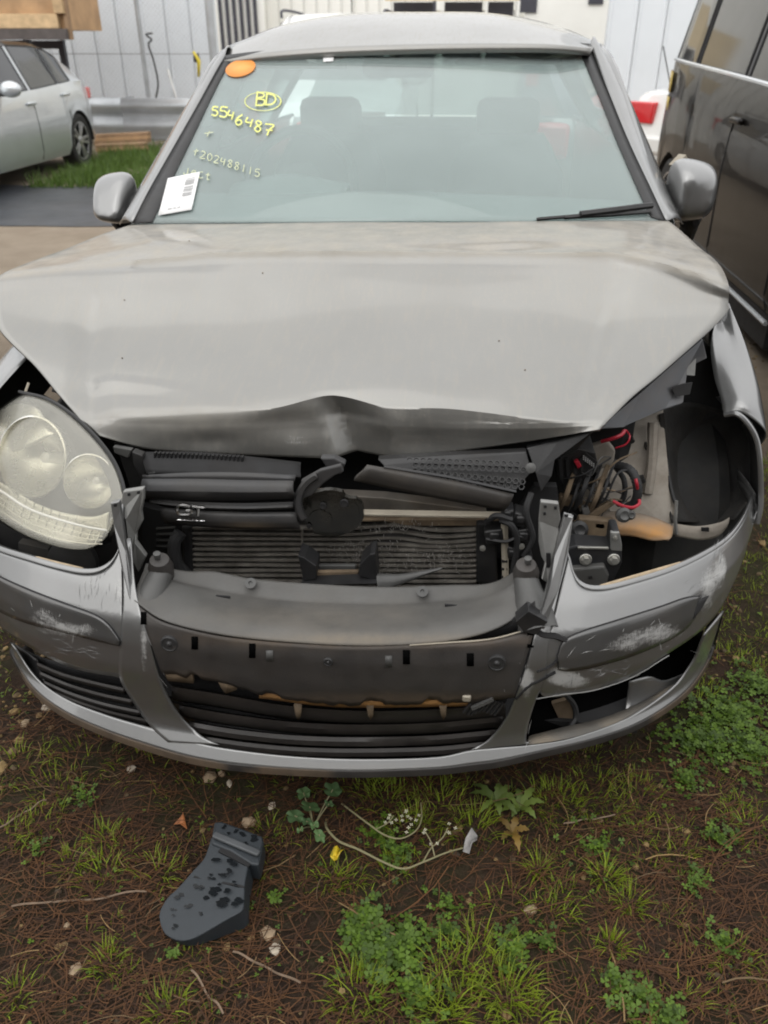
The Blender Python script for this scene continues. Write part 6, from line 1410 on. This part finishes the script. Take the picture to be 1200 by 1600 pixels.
for px, py, r in ((475,1246,.016),(485,1277,.021),(462,1291,.019),(521,1256,.019),(480,1299,.012),(500,1318,.012),(492,1306,.010),(515,1275,.010),(470,1308,.008)):
    hp = Heap(); c = gp(px, py, rng.uniform(.02, .045)) - m0; tl = rng.normal(0, .3, 2); P = []
    for q in np.linspace(0, 2 * math.pi, 31)[:-1]:
        rr = r * (1 + .10 * math.cos(5 * q + px)) * (.55 if abs(q - math.pi) < .12 else 1); dx, dy = rr * math.cos(q), rr * math.sin(q) * .95; P.append(c + (dx, dy, dx * tl[0] + dy * tl[1] + .003 * math.cos(5 * q)))
    hp.solid(P + [c + (0, 0, -.004)], [(i, (i + 1) % 30, 30) for i in range(30)], rng.uniform(.2, 1)); o = hp.build('leaf', MALL, None, ml)
    hs_ = MB().tube(cr([c, c * .5 + (0, 0, .004), (0, 0, 0)], 8), .0013, 5).build('leaf_stem', STEM, ml)
def stem(name, pts, r, lab, flowers=()):
    p0 = gp(*pts[0][:2]); C = cr([gp(x, y, z) - p0 for x, y, z in pts], 40); o = empty(name, p0, 0, lab, 'plant stem')
    MB().tube(C, np.linspace(r, r * .55, 40), 6).build('stem', STEM, o)
    for br in flowers: MB().tube(cr([gp(x, y, z) - p0 for x, y, z in br], 14), r * .5, 5).build('side_stem', STEM, o)
    return o
stem('bent_stem', [(509, 1285, .0), (512, 1305, .02), (530, 1328, .03), (560, 1345, .035), (600, 1370, .04), (630, 1380, .04), (660, 1370, .04), (695, 1355, .035), (722, 1342, .025)], .0028, 'long pale bent plant stem curving to the grey leaf',
     [[(660, 1370, .04), (672, 1350, .04), (690, 1335, .045), (698, 1322, .05)], [(678, 1362, .04), (672, 1345, .05), (664, 1330, .05)]])
stem('bent_stem', [(534, 1258, .0), (552, 1282, .02), (575, 1305, .03), (600, 1325, .035), (625, 1332, .035), (648, 1320, .035), (658, 1300, .035), (657, 1272, .03)], .0022, 'upper pale bent stem arching above the long one',
     [[(586, 1315, .03), (605, 1310, .04), (615, 1303, .05)]])
FL = leafm('cress_flower', (.62, .60, .48), .15, .2); fl_o = Heap(); fp = gp(640, 1305)
for k in range(24):
    c0 = ((612, 1304), (645, 1302), (633, 1320), (640, 1296), (668, 1340), (698, 1318))[k % 6]; c = gp(c0[0] + rng.normal(0, 7), c0[1] + rng.normal(0, 5), rng.uniform(.03, .055)) - fp
    for j in range(4):
        a = j * 1.57 + k; fl_o.poly([c, c + (.003 * math.cos(a - .5), .003 * math.sin(a - .5), .001), c + (.0045 * math.cos(a), .0045 * math.sin(a), .001), c + (.003 * math.cos(a + .5), .003 * math.sin(a + .5), .001)], rng.uniform(0, 1))
o = fl_o.build('cress_flowers', FL); o.location = fp
def rosette(px, py, n, L, lab, mat):
    c = gp(px, py); o = empty('weed_rosette', c, 0, lab, 'plant')
    for k in range(n):
        a = 2 * math.pi * k / n + rng.normal(0, .2); l_ = L * rng.uniform(.7, 1.2); hp = Heap(); C = []; W = []
        for i in range(9):
            t = i / 8; C.append(np.array((l_ * t * math.cos(a), l_ * t * math.sin(a), .006 + .03 * math.sin(t * 2.6) * l_ / .08))); W.append(np.array((-math.sin(a), math.cos(a), .15)) * .008 * (math.sin(math.pi * min(1, .12 + t * .85)) ** .8) * (.7 if i % 2 else 1.15))
        hp.strip(C, W, rng.uniform(0, 1)); hp.build('leaf', mat, None, o)
    return o
DAND = leafm('dandelion_leaf', (.11, .16, .04), .35, .2)
rosette(775, 1258, 8, .052, 'dandelion rosette with long toothed leaves under the bumper', DAND)
rosette(812, 1266, 7, .050, 'second toothed rosette right of the dandelion near the grass', DAND)
rosette(800, 1306, 5, .045, 'small yellowing rosette with red tinged leaves in the dirt', leafm('red_tinged_leaf', (.20, .13, .04), .4, .2))
# twigs
tw = MB()
for k, (a, b_, lab) in enumerate((((0, 1300), (75, 1258), 'grey twig at the left edge of the dirt'), ((880, 1290), (960, 1275), 'thin pale twig in the dirt below the right bumper corner'), ((300, 1520), (350, 1590), 'reddish twig running down below the black trim piece'), ((20, 1420), (230, 1395), 'long thin twig lying left of the black trim piece'), ((365, 1490), (470, 1540), 'brown twig in the needles right of the black trim piece'))):
    C = [gp(a[0] + (b_[0] - a[0]) * t, a[1] + (b_[1] - a[1]) * t + 8 * noise.noise((t * 3, k, 0)), .010 + .006 * math.sin(9 * t)) for t in np.linspace(0, 1, 14)]; c0 = C[0].copy()
    o = MB().tube([c - c0 for c in C], .0019, 5).build('twig', pm('twig_bark%d' % k, (.20, .14, .095), .8, 0, 0, .3, 40)); o.location = c0; tag(o, lab, 'twig')
# tall grass by the guard rail and the parked hatchback
fg = Heap()
for _ in range(5200):
    x, y = rng.uniform(-5.0, -2.2), rng.uniform(8.3, 12.3)
    if x < -4.7 and y < 10.4: continue
    e = noise.noise((x * 1.3, y * 1.3, 0)); 
    if e < -.25 and rng.uniform() < .8: continue
    L = rng.uniform(.06, .20) * (1.5 if x > -3.0 else 1.0) * (1 + .5 * e)
    for _k in range(3): blade(fg, x + rng.normal(0, .03), y + rng.normal(0, .03), L * rng.uniform(.6, 1.2), .012, rng.uniform(0, 6.28), rng.uniform(.1, .9), rng.uniform(0, 1), 0.0)
fg.build('tall_grass', GRASSF)
wd = Heap()
for _ in range(160):
    x, y = rng.uniform(-3.3, -2.7), rng.uniform(11.6, 12.3); blade(wd, x, y, rng.uniform(.4, .85), .008, rng.uniform(0, 6.28), rng.uniform(.05, .5), rng.uniform(0, 1), 0.0)
wd.build('tall_weeds', leafm('grey_weeds', (.16, .18, .10), .4))
